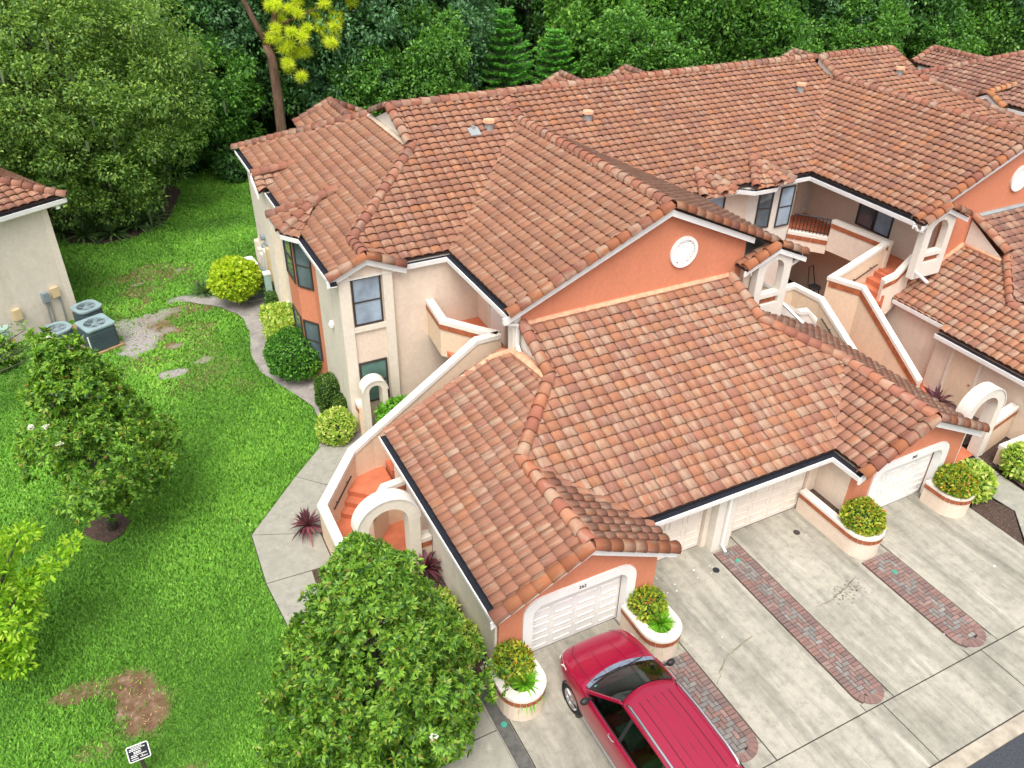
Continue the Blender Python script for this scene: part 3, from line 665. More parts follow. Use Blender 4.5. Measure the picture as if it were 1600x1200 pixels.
# front gutters
gutter(condo, [(10.0, 22.92, 5.98), (9.47, 22.92, 5.98), (8.0, 22.92, 5.98)][::-1][0:2] + [], -1) if False else None
gutter(condo, [(8.02, 22.92, 5.98), (9.47, 22.92, 5.98), (9.47, 18.45, 5.98)], -1)
downspout(condo, [(9.38, 18.5, 5.9), (9.38, 18.52, 5.72), (9.85, 18.57, 5.55), (9.85, 18.57, 4.85), (9.75, 17.9, 4.5)], .06)
gutter(condo, [(20.45, 23.77, 5.98), (22.45, 23.77, 5.98), (22.9, 23.35, 5.98), (24.0, 23.35, 5.98), (24.6, 23.77, 5.98), (26.16, 23.77, 5.98), (26.16, 18.46, 5.98)], -1)
gutter(condo, [(20.36, 18.1, 5.98), (20.36, 23.7, 5.98)], -1)
downspout(condo, [(26.12, 18.35, 5.86), (26.2, 18.3, 5.7), (26.55, 18.25, 5.55), (26.55, 18.25, 4.1), (26.75, 17.6, 3.75)], .06)
downspout(condo, [(20.4, 18.1, 5.9), (20.3, 18.2, 5.7), (20.05, 18.3, 5.45), (20.0, 18.3, 4.2), (20.6, 17.6, 3.5)], .06)
# courtyard gablets above the bay
for cx, hw_ in ((21.2, .75), (24.0, .95)):
    zt = 6 + S * (.75) + .25
    a_ = (cx, 25.05, 6 + S * 1.3 + .06)
    part('roof_deck', MB().poly([(cx - hw_, 23.4, 6.0), (cx, 23.25, 6.14), a_]).poly([(cx, 23.25, 6.14), (cx + hw_, 23.4, 6.0), a_]), 'band_tile', condo)
    d1 = Vector((.45, .9)).normalized()
    roof(condo, ((cx - hw_, 23.35, 6.0), Vector((.35, .93)), .40), [[(cx - hw_, 23.36), (cx, 23.2), (cx, 24.9)]], 'mixed', deck=False)
    roof(condo, ((cx + hw_, 23.35, 6.0), Vector((-.35, .93)), .40), [[(cx, 23.2), (cx + hw_, 23.36), (cx, 24.9)]], 'mixed', deck=False)
    R_((cx, 23.25, 6.12), (cx, 25.0, 6.70)); R_((cx + hw_ + .1, 23.5, 6.02), (cx, 25.0, 6.66)); R_((cx - hw_, 23.5, 6.02), (cx, 25.0, 6.66))
# bay with two tall windows over the courtyard
part('bay_wall', MB().prism([(23.3, 24.25), (23.7, 24.08), (24.66, 23.85), (25.62, 23.85), (25.62, 24.25)], 0, 5.85), 'trim_white', condo)
dq = Vector((.96, -.23, 0)).normalized(); dqn = Vector((-.23, -.96, 0)).normalized()
window(condo, Vector((23.82, 24.052, 4.0)) + dqn * .004, dq, .66, 1.72, dqn, 'window_glass', lower='window_glass')
window(condo, (24.76, 23.845, 3.95), (1, 0, 0), .78, 1.76, (0, -1, 0), 'window_glass_pale', lower='window_glass_pale')
window(condo, (21.15, 24.195, 4.1), (1, 0, 0), 1.0, 1.65, (0, -1, 0), 'window_glass_pale')
# porch walls on the upper floor
window(condo, (28.295, 21.8, 3.95), (0, 1, 0), .9, 1.05, (-1, 0, 0), 'window_glass', rail=False); window(condo, (28.295, 20.9, 3.95), (0, 1, 0), .88, 1.05, (-1, 0, 0), 'window_glass_pale', rail=False)
window(condo, (28.0, 25.595, 3.55), (1, 0, 0), .5, 1.5, (0, -1, 0), 'blind', rail=False, mat='trim_cream')
door(condo, (26.6, 25.595, 3.4), (1, 0, 0), 1.0, 2.2, (0, -1, 0), 'stucco')
door(condo, (10.64, 20.9, 3.4), (0, 1, 0), 1.05, 2.2, (-1, 0, 0), 'door_white')
window(condo, (27.0, 25.58, .9), (1, 0, 0), .5, 1.6, (0, -1, 0), 'window_glass_pale', rail=False)
window(condo, (24.1, 24.19, 1.2), (1, 0, 0), 1.3, 1.3, (0, -1, 0), 'window_glass_pale')
# upper floor slabs
part('porch_floor', MB().box(18.2, 18.7, 3.2, 20.1, 24.19, 3.4), 'terracotta_paint', condo)
part('porch_floor', MB().box(8.75, 20.05, 3.2, 10.64, 23.05, 3.4), 'terracotta_paint', condo)
part('porch_floor', MB().prism([(25.7, 23.8), (26.75, 22.5), (26.75, 18.75), (28.28, 18.75), (28.28, 25.55), (25.7, 25.55)], 3.2, 3.4), 'terracotta_paint', condo)
# parapets: wall + coping + tile band, as a part with its coping as sub-part
def parapet(th, path, zb, mat='stucco_warm', thick=.20, cop=.14, bandside=None, copmat='trim_white', bh=.19, name='parapet'):
    """path runs along the top of the coping"""
    t = thick / 2
    pr = [(-t, zb if isinstance(zb, float) else ('abs', zb[0])), (t, zb if isinstance(zb, float) else ('abs', zb[0])), (t, -cop), (-t, -cop)]
    w_ = part(name, MB().sweep(path, pr), mat, th)
    part('coping', MB().sweep(path, [(-t - .035, -cop), (t + .035, -cop), (t + .035, 0), (-t - .035, 0)]), copmat, w_)
    if bandside:
        p = [Vector(q) - Vector((0, 0, cop + bh)) for q in path]
        if bandside > 0: p = p[::-1]
        off = []
        for i in range(len(p)):
            a = (p[i] - p[i - 1]) if i else (p[1] - p[0]); b = (p[i + 1] - p[i]) if i < len(p) - 1 else a
            a = Vector((a.x, a.y, 0)).normalized(); b = Vector((b.x, b.y, 0)).normalized(); n_ = Vector((a.y, -a.x, 0)) + Vector((b.y, -b.x, 0)); n_ = n_ / max(.4, n_.dot(Vector((a.y, -a.x, 0))))
            off.append(p[i] + n_ * (t + .002))
        band(w_, off, h=bh)
    return w_
def handrail(th, a, b, n):
    a, b, n = Vector(a), Vector(b), Vector(n); h = part('handrail', MB().tube([a + n * .1, b + n * .1], .025, 6), 'dark_metal', th)
    part('bracket', MB().tube([a + (b - a) * .2, a + (b - a) * .2 + n * .1], .018, 5), 'dark_metal', h); part('bracket', MB().tube([a + (b - a) * .8, a + (b - a) * .8 + n * .1], .018, 5), 'dark_metal', h)
parapet(condo, [(8.85, 23.05, 4.5), (8.72, 21.6, 4.5), (9.5, 20.55, 4.5), (9.95, 20.05, 4.5)], -1.35, 'stucco_warm', bandside=-1)
parapet(condo, [(26.65, 22.45, 4.5), (26.98, 19.75, 4.5)], -1.35, 'stucco', bandside=-1)
parapet(condo, [(25.62, 23.8, 3.72), (26.62, 22.5, 3.72)], -.75, 'stucco', bandside=-1)
rl = part('railing', MB().tube([(25.7, 23.72, 4.45), (26.6, 22.55, 4.45)], .03, 6), 'dark_metal', condo)
for k in range(11):
    t = k / 10; x, y = 25.7 + .9 * t, 23.72 - 1.17 * t; part('baluster', MB().tube([(x, y, 3.72), (x, y, 4.45)], .016, 5), 'dark_metal', rl)
part('bottom_rail', MB().tube([(25.7, 23.72, 3.82), (26.6, 22.55, 3.82)], .02, 5), 'dark_metal', rl)
# arched porch towers beside the orange gables
def tower(x0, x1, o0, o1, xr, mirrored):
    y = 18.12
    out = [(x0, 3.7), (x1, 3.7), (x1, 5.95), (xr, 6.38), (x0, 5.92)]
    r = (o1 - o0) / 2; hole = [(o0, 4.72), (o1, 4.72)] + arc((o0 + o1) / 2, 5.55, r, 0, 180, 12)
    hole2 = [(o0, 4.30), (o1, 4.30), (o1, 4.56), (o0, 4.56)]
    t = part('arch_wall', MB().plate(out, [hole, hole2], (0, y + .28, 0), (1, 0, 0), (0, 0, 1), .28), 'trim_white', condo)
    part('panel', MB().obox((o0, y + .14, 4.30), (o1 - o0, 0, 0), (0, .03, 0), (0, 0, .26)), 'stucco', t)
    band(t, [(o0, y + .13, 4.33), (o1, y + .13, 4.33)], h=.2, ln=.25)
tower(18.55, 20.0, 18.86, 19.68, 19.25, False); tower(26.5, 28.0, 26.85, 27.7, 27.3, True)
part('wall', MB().box(18.26, 18.45, 3.6, 18.56, 18.64, 5.9), 'stucco', condo)
# gablets over the towers
roof(condo, ((17.95, 18.03, 5.86), (1, 0), SW), [[(17.95, 18.03), (19.25, 18.03), (19.25, 18.6), (17.95, 18.6)]], 'dull')
rakes(condo, (17.95, 18.16, 5.88), (19.2, 18.16, 6.45), (0, -1, 0)); rakes(condo, (20.5, 18.16, 5.95), (19.3, 18.16, 6.48), (0, -1, 0))
rake_board(condo, (17.9, 18.1, 5.84), (19.25, 18.1, 6.42), (0, -1, 0), .17); rake_board(condo, (19.25, 18.1, 6.42), (20.55, 18.1, 5.86), (0, -1, 0), .17)
roof(condo, ((26.14, 18.03, 6.0), (1, 0), SW), [[(26.14, 18.03), (27.3, 18.03), (27.3, 18.44), (26.14, 18.44)]], 'upper')
roof(condo, ((28.55, 18.03, 5.95), (-1, 0), SW), [[(28.55, 18.03), (28.55, 18.6), (27.3, 18.6), (27.3, 18.03)]], 'dull')
rakes(condo, (26.16, 18.08, 6.03), (27.28, 18.08, 6.53), (0, -1, 0)); rakes(condo, (28.5, 18.08, 5.98), (27.35, 18.08, 6.5), (0, -1, 0))
rake_board(condo, (26.1, 18.08, 5.96), (27.3, 18.08, 6.48), (0, -1, 0), .17); rake_board(condo, (27.3, 18.08, 6.48), (28.6, 18.08, 5.9), (0, -1, 0), .17)
# gables at the back seen over the ridge
for cx, zp in ((10.2, 7.25), (22.4, 7.35), (26.4, 7.3), (38.3, 7.2)):
    roof(condo, ((cx - 1.75, 33.5, zp - 1.75 * .47), (1, 0), .47), [[(cx - 1.75, 33.5), (cx, 33.5), (cx, 38.1), (cx - 1.75, 38.1)]], 'dull')
    roof(condo, ((cx + 1.75, 38.1, zp - 1.75 * .47), (-1, 0), .47), [[(cx, 33.5), (cx + 1.75, 33.5), (cx + 1.75, 38.1), (cx, 38.1)]], 'dull', tiles=False)
    R_((cx, 38.1, zp), (cx, 33.2, zp)); R_((cx + 1.75, 38.1, zp - .82), (cx, 38.1, zp)); R_((cx - 1.75, 38.1, zp - .82), (cx, 38.1, zp))
# roof vents
for x, y, big in ((13.45, 28.0, 1), (12.8, 28.0, 0), (18.0, 28.3, 1), (29.3, 28.3, 1), (35.2, 28.0, 1)):
    z = 6 + S * (y - (22.9 if x < 14.9 or x > 31.6 else 23.75))
    if big:
        v = part('roof_vent', MB().tube([(x, y, z - .05), (x, y, z + .28)], .17, 10), 'lead_grey', condo); part('vent_cap', MB().lathe([(0, .1), (.22, .06), (.24, -.04), (.2, -.06)], (x, y, z + .32), 12), 'mortar_pink', v)
    else: part('roof_vent', MB().tube([(x, y, z - .05), (x, y, z + .22)], .08, 8), 'lead_grey', condo)
    part('flashing', MB().obox((x - .24, y - .34, z - .09), (.42, 0, 0), (0, .4, .18), (0, -.03, .07)), 'lead_grey', condo) if x < 13 else None
finish_tiles(condo)

# ================================================================== stairs
def stair(name, label, loc): return thing(name, loc, label, 'stairs', 'walled outside stairs')
stA = stair('outdoor_stair', 'terracotta stair with walled landing left of the near garage', (4.5, 18, 0))
part('landing', MB().prism([(3.55, 16.0), (5.84, 16.0), (5.84, 19.9), (5.0, 19.9), (3.55, 18.6)], -.2, .12), 'terracotta_paint', stA)
for k in (1, 2):
    z = .69 - .19 * k; a = Vector((4.40, 19.28)); b = Vector((5.30, 18.47)); d = Vector((-.66, -.75)) * .3
    part('step', MB().prism([tuple(a + d * (k - 1)), tuple(b + d * (k - 1)), tuple(b + d * k), tuple(a + d * k)], .08, z), 'terracotta_paint', stA)
part('landing', MB().prism([(4.40, 19.28), (5.30, 18.47), (5.83, 18.0), (5.83, 19.95), (4.95, 19.95)], .1, .69), 'terracotta_paint', stA)
for k in range(11): part('step', MB().box(5.9 + .3 * k, 19.3, .5, 5.9 + .3 * (k + 1), 19.95, .88 + .24 * k), 'terracotta_paint', stA)
parapet(stA, [(3.42, 15.7, 1.32), (3.42, 18.25, 1.32), (4.85, 19.85, 1.72), (5.55, 20.0, 2.05), (9.15, 20.0, 4.5), (9.98, 20.0, 4.5)], ('abs',) and (0.0,), 'stucco_warm', bandside=None, name='stair_wall')
band(stA, [(3.54, 18.32, .98), (3.54, 18.3, .98)][0:1] + [(3.55, 18.3, .98)], h=.17) if False else None
band(stA, [(4.80, 19.72, 1.38), (3.60, 18.36, .99)], h=.17)
handrail(stA, (3.72, 18.5, .85), (4.55, 19.42, 1.12), (.74, -.67, 0)); handrail(stA, (6.9, 19.88, 2.35), (8.7, 19.88, 3.58), (0, -1, 0))
parapet(stA, [(4.50, 17.2, 1.46), (5.20, 17.92, 1.62), (5.82, 17.98, 1.62)], (0.0,), 'stucco_warm', bandside=-1, thick=.18, name='stair_wall')
stB = stair('outdoor_stair', 'stair with handrail on its inner wall, behind the near garage by the porch arch', (22, 18.5, 0))
parapet(stB, [(20.05, 19.97, 4.4), (21.6, 19.97, 3.55), (22.42, 19.97, 3.55), (22.62, 18.75, 3.5), (22.68, 14.6, .95)], (0.0,), 'stucco_warm', bandside=None, name='stair_wall')
handrail(stB, (22.55, 18.4, 2.85), (22.55, 16.2, 1.55), (-1, 0, 0))
for k in range(9): part('step', MB().box(21.7, 18.6 - .32 * k, 0, 22.55, 18.6 - .32 * (k - 1), 2.4 - .24 * k), 'terracotta_paint', stB)
part('landing', MB().box(20.4, 18.75, 2.2, 22.45, 19.85, 2.4), 'trim_white', stB)
parapet(stB, [(20.05, 18.45, 4.2), (21.3, 18.5, 3.4), (21.75, 18.5, 3.35), (22.0, 18.2, 3.0)], -1.6, 'trim_white', bandside=None, thick=.18, name='stair_wall')
stC = stair('outdoor_stair', 'stair with long sloping side wall and tile band across the courtyard', (25.4, 18, 0))
parapet(stC, [(24.9, 15.45, 1.18), (24.9, 18.86, 3.44), (24.42, 20.0, 3.44), (24.75, 20.1, 3.44), (26.95, 19.9, 4.5)], (0.0,), 'stucco_warm', bandside=None, name='stair_wall')
band(stC, [(24.42 - .105, 20.0, 3.06), (24.9 - .105, 18.86, 3.06), (24.9 - .105, 15.45, .80)], h=.22, t=.035)
handrail(stC, (25.3, 19.93, 3.0), (26.5, 19.83, 3.65), (0, -1, 0))
parapet(stC, [(25.9, 18.85, 3.5), (26.35, 18.72, 3.72), (26.95, 18.65, 4.4)], -1.7, 'stucco', bandside=-1, thick=.2, name='stair_wall')
for k in range(9): part('step', MB().box(25.0, 15.6 + .34 * k, 0, 25.95, 15.6 + .34 * (k + 1), .25 + .24 * k), 'terracotta_paint', stC)
part('landing', MB().prism([(25.02, 18.7), (25.95, 18.7), (25.95, 19.9), (24.62, 19.9)], 2.0, 2.45), 'terracotta_paint', stC)
for k in range(4): part('step', MB().box(25.6 + .32 * k, 18.7, 2.2, 25.6 + .32 * (k + 1), 19.85, 2.65 + .22 * k), 'terracotta_paint', stC)

# ================================================================== garages
def garage_front(th, xc, y, ze, num, xl, xr):
    """gable front with a rounded door opening, frame, sectional door and house number"""
    zz_ = lambda x: ze + SG * (xr - xl) / 2 - SG * abs(x - xc) - .1
    hw_ = 1.37; ht = 2.06
    hole = rrect(xc - hw_, 0.005, xc + hw_, ht, .3)
    x0, x1 = xl + .3, xr - .3
    part('gable_wall', MB().plate([(x0, 0), (x1, 0), (x1, zz_(x1)), (xc, zz_(xc)), (x0, zz_(x0))], [hole], (0, y + .22, 0), (1, 0, 0), (0, 0, 1), .22), 'stucco_orange', th)
    fr = part('door_surround', MB().plate(rrect(xc - hw_ - .26, 0.002, xc + hw_ + .26, ht + .27, .5), [rrect(xc - hw_ + .01, 0.006, xc + hw_ - .01, ht - .01, .3)], (0, y + .20, 0), (1, 0, 0), (0, 0, 1), .25), 'white_paint', th)
    garage_door(th, xc, y + .24, 2 * hw_, ht + .1, 'door_white')
    cu = bpy.data.curves.new('house_number', 'FONT'); cu.body = num; cu.size = .145 * K; cu.align_x = 'CENTER'; cu.extrude = .004 * K; cu.materials.append(M['dark_metal'])
    tmp = bpy.data.objects.new('tmp', cu); C.objects.link(tmp); me = bpy.data.meshes.new_from_object(tmp.evaluated_get(bpy.context.evaluated_depsgraph_get())); bpy.data.objects.remove(tmp)
    o = link('house_number', me, fr); o.location = (Vector((xc, y - .058, ht + .075)) - Vector(base_of(th))) * K; o.rotation_euler = (math.pi / 2, 0, 0)
def garage_door(th, xc, y, wd, ht, mat):
    d = part('garage_door', MB().box(xc - wd / 2, y, 0.06, xc + wd / 2, y + .06, ht), mat, th)
    part('seal', MB().box(xc - wd / 2, y - .01, 0.0, xc + wd / 2, y + .05, .055), 'dark_metal', d)
    rows, cols = 4, 4
    for r in range(rows):
        z0 = .08 + r * (ht - .1) / rows; h_ = (ht - .1) / rows
        for c in range(cols):
            x0 = xc - wd / 2 + c * wd / cols
            part('panel', MB().plate([(x0 + .07, z0 + .10), (x0 + wd / cols - .07, z0 + .10), (x0 + wd / cols - .07, z0 + h_ - .10), (x0 + .07, z0 + h_ - .10)],
                 [[(x0 + .11, z0 + .14), (x0 + wd / cols - .11, z0 + .14), (x0 + wd / cols - .11, z0 + h_ - .14), (x0 + .11, z0 + h_ - .14)]], (0, y, 0), (1, 0, 0), (0, 0, 1), .022), mat, d)
        if r: part('panel', MB().box(xc - wd / 2, y - .006, z0 - .012, xc + wd / 2, y, z0 + .0), 'gutter_dark' if False else 'trim_cream', d)
def garage(th, dx, full):
    X = lambda x: x + dx
    ze = 2.5; y0 = 11.35
    # walls
    wbox(th, X(5.86), 11.86, 0, X(6.06), 18.9, 2.45, 'stucco_grey'); wbox(th, X(6.06), 13.3, 0, X(17.4), 18.6, 2.44)
    wbox(th, X(10.2), 11.87, 0, X(10.4), 13.3, 2.45); wbox(th, X(6.06), 18.7, 0, X(10.0), 19.18, 2.43)
    garage_front(th, X(8.12), 11.65, ze, '262', X(5.55), X(10.69))
    GL = ((X(5.55), y0, ze), (1, 0), SG)
    roof(th, GL, [[(X(5.55), y0), (X(8.12), y0), (X(8.12), 14.97), (X(5.55), 14.97)], [(X(5.55), 14.97), (X(8.12), 14.97), (X(10.05), 16.9), (X(10.05), 18.62), (X(9.6), 19.2), (X(5.55), 19.2)]], 'side', inset=.18)
    zc = ze + SG * 2.57; zb2 = ze + SG * 4.5; za = ze + SG * 6.22
    rg = lambda a, b, **k: ridge(th, (X(a[0]), a[1], a[2]), (X(b[0]), b[1], b[2]), k.pop('pal', [((.37, .14, .07), 4), ((.33, .12, .075), 3), ((.42, .19, .11), 2)]), **k)
    rg((8.12, 11.4, zc), (8.12, 15.0, zc)); rg((8.12, 14.97, zc), (10.08, 16.95, zb2 + .03)); rg((10.03, 16.9, zb2 + .05), (10.03, 18.6, za + .03))
    part('gable_wall', MB().poly([(X(9.98), 16.95, zb2), (X(9.98), 18.62, za - .08), (X(9.98), 18.62, zb2)]), 'trim_white', th)
    part('mortar', MB().tube([(X(9.9), 16.9, zb2 + .02), (X(9.86), 17.8, zb2 + .02), (X(9.75), 18.6, zb2), (X(9.3), 19.1, ze + SG * 3.75), (X(7.5), 19.17, ze + SG * 1.95), (X(5.7), 19.18, ze + .1)], [.10, .17, .15, .13, .06, .04], 6), 'mortar_pink', th)
    rakes(th, (X(5.55), y0 + .04, ze + .02), (X(8.1), y0 + .04, zc + .02), (0, -1, 0)); rakes(th, (X(10.69), y0 + .04, ze + .02), (X(8.14), y0 + .04, zc + .02), (0, -1, 0))
    rake_board(th, (X(5.5), y0 + .05, ze - .04), (X(8.12), y0 + .05, zc - .02), (0, -1, 0), .2); rake_board(th, (X(8.12), y0 + .05, zc - .02), (X(10.74), y0 + .05, ze - .04), (0, -1, 0), .2)
    roof(th, ((X(10.69), y0, ze), (-1, 0), SG), [[(X(10.69), y0), (X(10.69), 12.4), (X(8.12), 14.97), (X(8.12), y0)]], 'side')
    GF = ((X(10.7), 12.4, ze), (0, 1), SG)
    if full:
        roof(th, GF, [[(8.12, 14.97), (10.05, 13.05), (10.05, 16.9)], [(10.05, 13.05), (10.69, 12.4), (17.17, 12.4), (17.8, 13.03), (17.8, 18.62), (10.05, 18.62)], [(17.8, 13.03), (19.73, 14.97), (17.8, 16.9)]], 'mixed', inset=.18)
    else:
        roof(th, GF, [[(X(8.12), 14.97), (X(10.69), 12.4), (X(17.2), 12.4), (X(17.2), 18.62), (X(10.05), 18.62), (X(10.05), 16.9)][0:0] or [(X(8.12), 14.97), (X(10.05), 13.05), (X(10.05), 16.9)], [(X(10.05), 13.05), (X(10.69), 12.4), (X(15.), 12.4), (X(15.), 18.62), (X(10.05), 18.62)]], 'mixed', inset=.18)
    part('mortar', MB().tube([(X(10.1), 18.6, za + .04), (X(13), 18.62, za + .03), (X(17.75) if full else X(15), 18.6, za + .04)], [.11, .13, .11], 6), 'mortar_pink', th)
    mb = MB(); mb.box(X(5.58), 11.42, 2.3, X(5.9), 19.1, 2.36); part('soffit', mb, 'trim_white', th)
    gutter(th, [(X(5.57), y0 + .03, ze - .02), (X(5.57), 19.15, ze - .02)], 1)
gA = thing('garage_building', (14, 15, 0), 'nearest garage block with four garage doors and weathered clay tile roof', 'garage', 'garage blocks in front of the building')
garage(gA, 0, True)
zeg = 2.5
garage_front(gA, 19.73, 11.65, zeg, '265', 17.17, 22.3)
roof(gA, ((17.17, 11.35, zeg), (1, 0), SG), [[(17.17, 11.35), (19.73, 11.35), (19.73, 14.97), (17.17, 12.4)]], 'side', inset=.18)
roof(gA, ((22.3, 11.35, zeg), (-1, 0), SG), [[(22.3, 11.35), (22.3, 14.97), (19.73, 14.97), (19.73, 11.35)], [(22.3, 14.97), (22.3, 19.2), (18.0, 19.2), (17.8, 18.62), (17.8, 16.9), (19.73, 14.97)]], 'side', inset=.18)
zc = zeg + SG * 2.57; zb2 = zeg + SG * 4.5; za = zeg + SG * 6.22; GP = [((.37, .15, .085), 4), ((.33, .13, .085), 3), ((.42, .20, .12), 2)]
ridge(gA, (19.73, 11.4, zc), (19.73, 15.0, zc), GP); ridge(gA, (19.73, 14.97, zc), (17.78, 16.93, zb2 + .03), GP); ridge(gA, (17.8, 16.9, zb2 + .03), (17.8, 18.6, za), GP)
rakes(gA, (17.17, 11.39, 2.52), (19.71, 11.39, zc + .02), (0, -1, 0)); rakes(gA, (22.3, 11.39, 2.52), (19.75, 11.39, zc + .02), (0, -1, 0))
rake_board(gA, (17.12, 11.4, 2.46), (19.73, 11.4, zc - .02), (0, -1, 0), .2); rake_board(gA, (19.73, 11.4, zc - .02), (22.35, 11.4, 2.46), (0, -1, 0), .2)
gutter(gA, [(10.72, 12.42, 2.48), (17.15, 12.42, 2.48), (17.15, 11.4, 2.48)], -1)
gutter(gA, [(22.3, 11.4, 2.48), (22.3, 19.15, 2.48)], -1)
wbox(gA, 17.45, 11.87, 0, 17.65, 13.5, 2.45); wbox(gA, 17.4, 13.4, 0, 21.95, 18.55, 2.42); wbox(gA, 21.8, 11.87, 0, 22.0, 18.5, 2.45, 'stucco_orange')
# wall above and between the recessed middle doors
wbox(gA, 10.41, 13.02, 2.0, 17.44, 13.29, 2.44); wbox(gA, 13.33, 12.72, 0, 13.98, 13.28, 2.43, 'trim_white', 'column'); wbox(gA, 17.08, 13.0, 0, 17.44, 13.28, 2.42); wbox(gA, 10.41, 13.0, 0, 10.62, 13.28, 2.42)
wbox(gA, 13.15, 12.98, 0, 13.32, 13.28, 2.42, 'trim_cream', 'jamb'); wbox(gA, 13.99, 12.98, 0, 14.3, 13.28, 2.42, 'trim_cream', 'jamb')
garage_door(gA, 11.88, 13.1, 2.5, 2.1, 'door_cream'); garage_door(gA, 15.68, 13.1, 2.74, 2.1, 'door_cream')
downspout(gA, [(13.66, 12.66, 2.3), (13.66, 12.66, .25), (13.66, 12.45, .12)], .05, 'white_paint')
downspout(gA, [(5.72, 11.55, 2.3), (5.80, 11.72, 2.1), (5.80, 11.75, .1)], .045, 'trim_cream')
part('soffit', MB().box(10.5, 12.45, 2.31, 17.4, 13.3, 2.37), 'trim_white', gA)
part('number_plate', MB().plate(arc(0, 0, .18, 180, 360, 8), [], (8.12, 11.63, 3.28), (1, 0, 0), (0, 0, 1), .03), 'white_paint', gA)
finish_tiles(gA)
gB = thing('garage_building', (31, 15, 0), 'garage block cut by the right edge, beyond the arch and the courtyard stairs', 'garage', 'garage blocks in front of the building')
wbox(gB, 26.45, 11.8, 0, 26.7, 16.3, 2.45, 'stucco'); wbox(gB, 26.72, 16.0, 0, 28.3, 18.84, 2.45); wbox(gB, 26.7, 13.0, 0, 38, 18.6, 2.4)
def bline(x): return 2.5 + SG * (x - 26.0)
roof(gB, ((26.0, 11.35, 2.5), (1, 0), SG), [[(26.0, 11.35), (28.3, 11.35), (28.3, 15.2), (29.9, 16.85), (29.9, 18.62), (26.42, 18.62), (26.42, 16.2), (26.0, 16.2)][i] for i in (0, 1, 2, 7)] and [[(26.0, 11.35), (28.3, 11.35), (28.3, 15.2), (26.0, 15.2)], [(26.0, 15.2), (28.3, 15.2), (29.25, 16.2), (26.0, 16.2)], [(26.42, 16.2), (29.25, 16.2), (29.9, 16.85), (29.9, 18.62), (26.42, 18.62)]], 'mixed', inset=.18)
zB = bline(29.9); zA = 5.46; sF = (zA - zB) / 1.75
roof(gB, ((29.9, 18.62 - (zA - 2.5) / SG, 2.5), (0, 1), SG), [[(28.3, 15.2), (30.0, 13.6), (30.0, 16.8), (29.9, 16.85)], [(30.0, 12.6), (38, 12.6), (38, 18.62), (29.9, 18.62), (29.9, 16.9)]], 'dark')
ridge(gB, (28.3, 11.4, bline(28.3)), (28.3, 15.2, bline(28.3)), GP); ridge(gB, (28.3, 15.2, bline(28.3)), (29.9, 16.85, zB + .12), GP); ridge(gB, (29.85, 16.85, zB + .3), (29.85, 18.6, zA + .02), GP)
part('gable_wall', MB().poly([(29.8, 16.9, zB), (29.8, 18.62, zA - .1), (29.8, 18.62, zB)]), 'trim_white', gB)
part('mortar', MB().tube([(29.7, 16.9, zB), (29.7, 18.6, zB), (26.6, 18.64, bline(26.6) + .02)], [.1, .13, .06], 6), 'mortar_pink', gB)
part('mortar', MB().tube([(29.9, 18.6, zA + .03), (38, 18.6, zA + .03)], .12, 6), 'lead_grey', gB)
gutter(gB, [(26.42, 18.55, 2.7), (26.42, 16.22, 2.7)], -1); gutter(gB, [(26.02, 16.18, 2.48), (26.02, 11.4, 2.48)], -1)
door(gB, (26.44, 14.4, 0.05), (0, 1, 0), 1.05, 2.1, (-1, 0, 0), 'stucco_warm')
finish_tiles(gB)

# ================================================================== building beyond at the right, and the neighbour at the left
bC = thing('condo_building', (50, 30, 0), 'neighbouring tile-roofed building at upper right beyond the long roof', 'building')
wbox(bC, 44.4, 22, 0, 60, 34.0, 5.95, 'stucco_warm')
roof(bC, ((43.6, 20, 6.0), (1, 0), .42), [[(43.6, 20), (51, 20), (51, 27.2), (43.6, 34.6)]], 'dark', inset=.18)
ridge(bC, (43.6, 34.6, 6.0), (51, 27.2, 9.1), [((.33, .13, .09), 1)])
part('roof_deck', MB().poly([(43.6, 34.6, 5.98), (51, 27.2, 9.05), (60, 27.2, 9.0), (60, 34.6, 5.98)]), 'band_tile', bC)
roof(bC, ((46.2, 30, 6.35), (1, 0), .42), [[(46.2, 31), (47.8, 31), (47.8, 36), (46.2, 36)]], 'dark'); ridge(bC, (47.8, 36, 7.05), (47.8, 30.5, 7.05), [((.33, .13, .09), 1)]); ridge(bC, (46.2, 36, 6.35), (47.8, 36, 7.05), [((.33, .13, .09), 1)])
part('wall', MB().box(46.3, 32, 0, 49.3, 35.6, 6.3), 'trim_white', bC)
gutter(bC, [(43.62, 34.5, 5.98), (43.62, 29.6, 5.98)], -1); gutter(bC, [(43.62, 27.4, 5.98), (43.62, 20.2, 5.98)], -1)
# its small white gable over a window
part('gable_wall', MB().poly([(43.3, 27.4, 5.9), (43.3, 28.5, 6.5), (43.3, 29.6, 5.9)]), 'stucco_warm', bC)
part('wall', MB().box(43.35, 27.6, 0, 44.4, 29.4, 5.88), 'stucco_warm', bC)
roof(bC, ((43.2, 27.35, 5.95), (0, 1), .5), [[(43.2, 27.35), (45.2, 28.5), (43.2, 28.5)]], 'dark'); roof(bC, ((43.2, 29.65, 5.95), (0, -1), .5), [[(43.2, 29.65), (43.2, 28.5), (45.2, 28.5)]], 'dark')
ridge(bC, (43.15, 28.5, 6.55), (45.2, 28.5, 6.75), [((.40, .17, .07), 1)]); ridge(bC, (43.22, 27.35, 6.0), (43.22, 28.5, 6.56), [((.40, .17, .07), 1)]); ridge(bC, (43.22, 29.65, 6.0), (43.22, 28.5, 6.56), [((.35, .14, .08), 1)])
rake_board(bC, (43.22, 27.3, 5.92), (43.22, 28.5, 6.5), (-1, 0, 0), .2); rake_board(bC, (43.22, 29.7, 5.92), (43.22, 28.5, 6.5), (-1, 0, 0), .2)
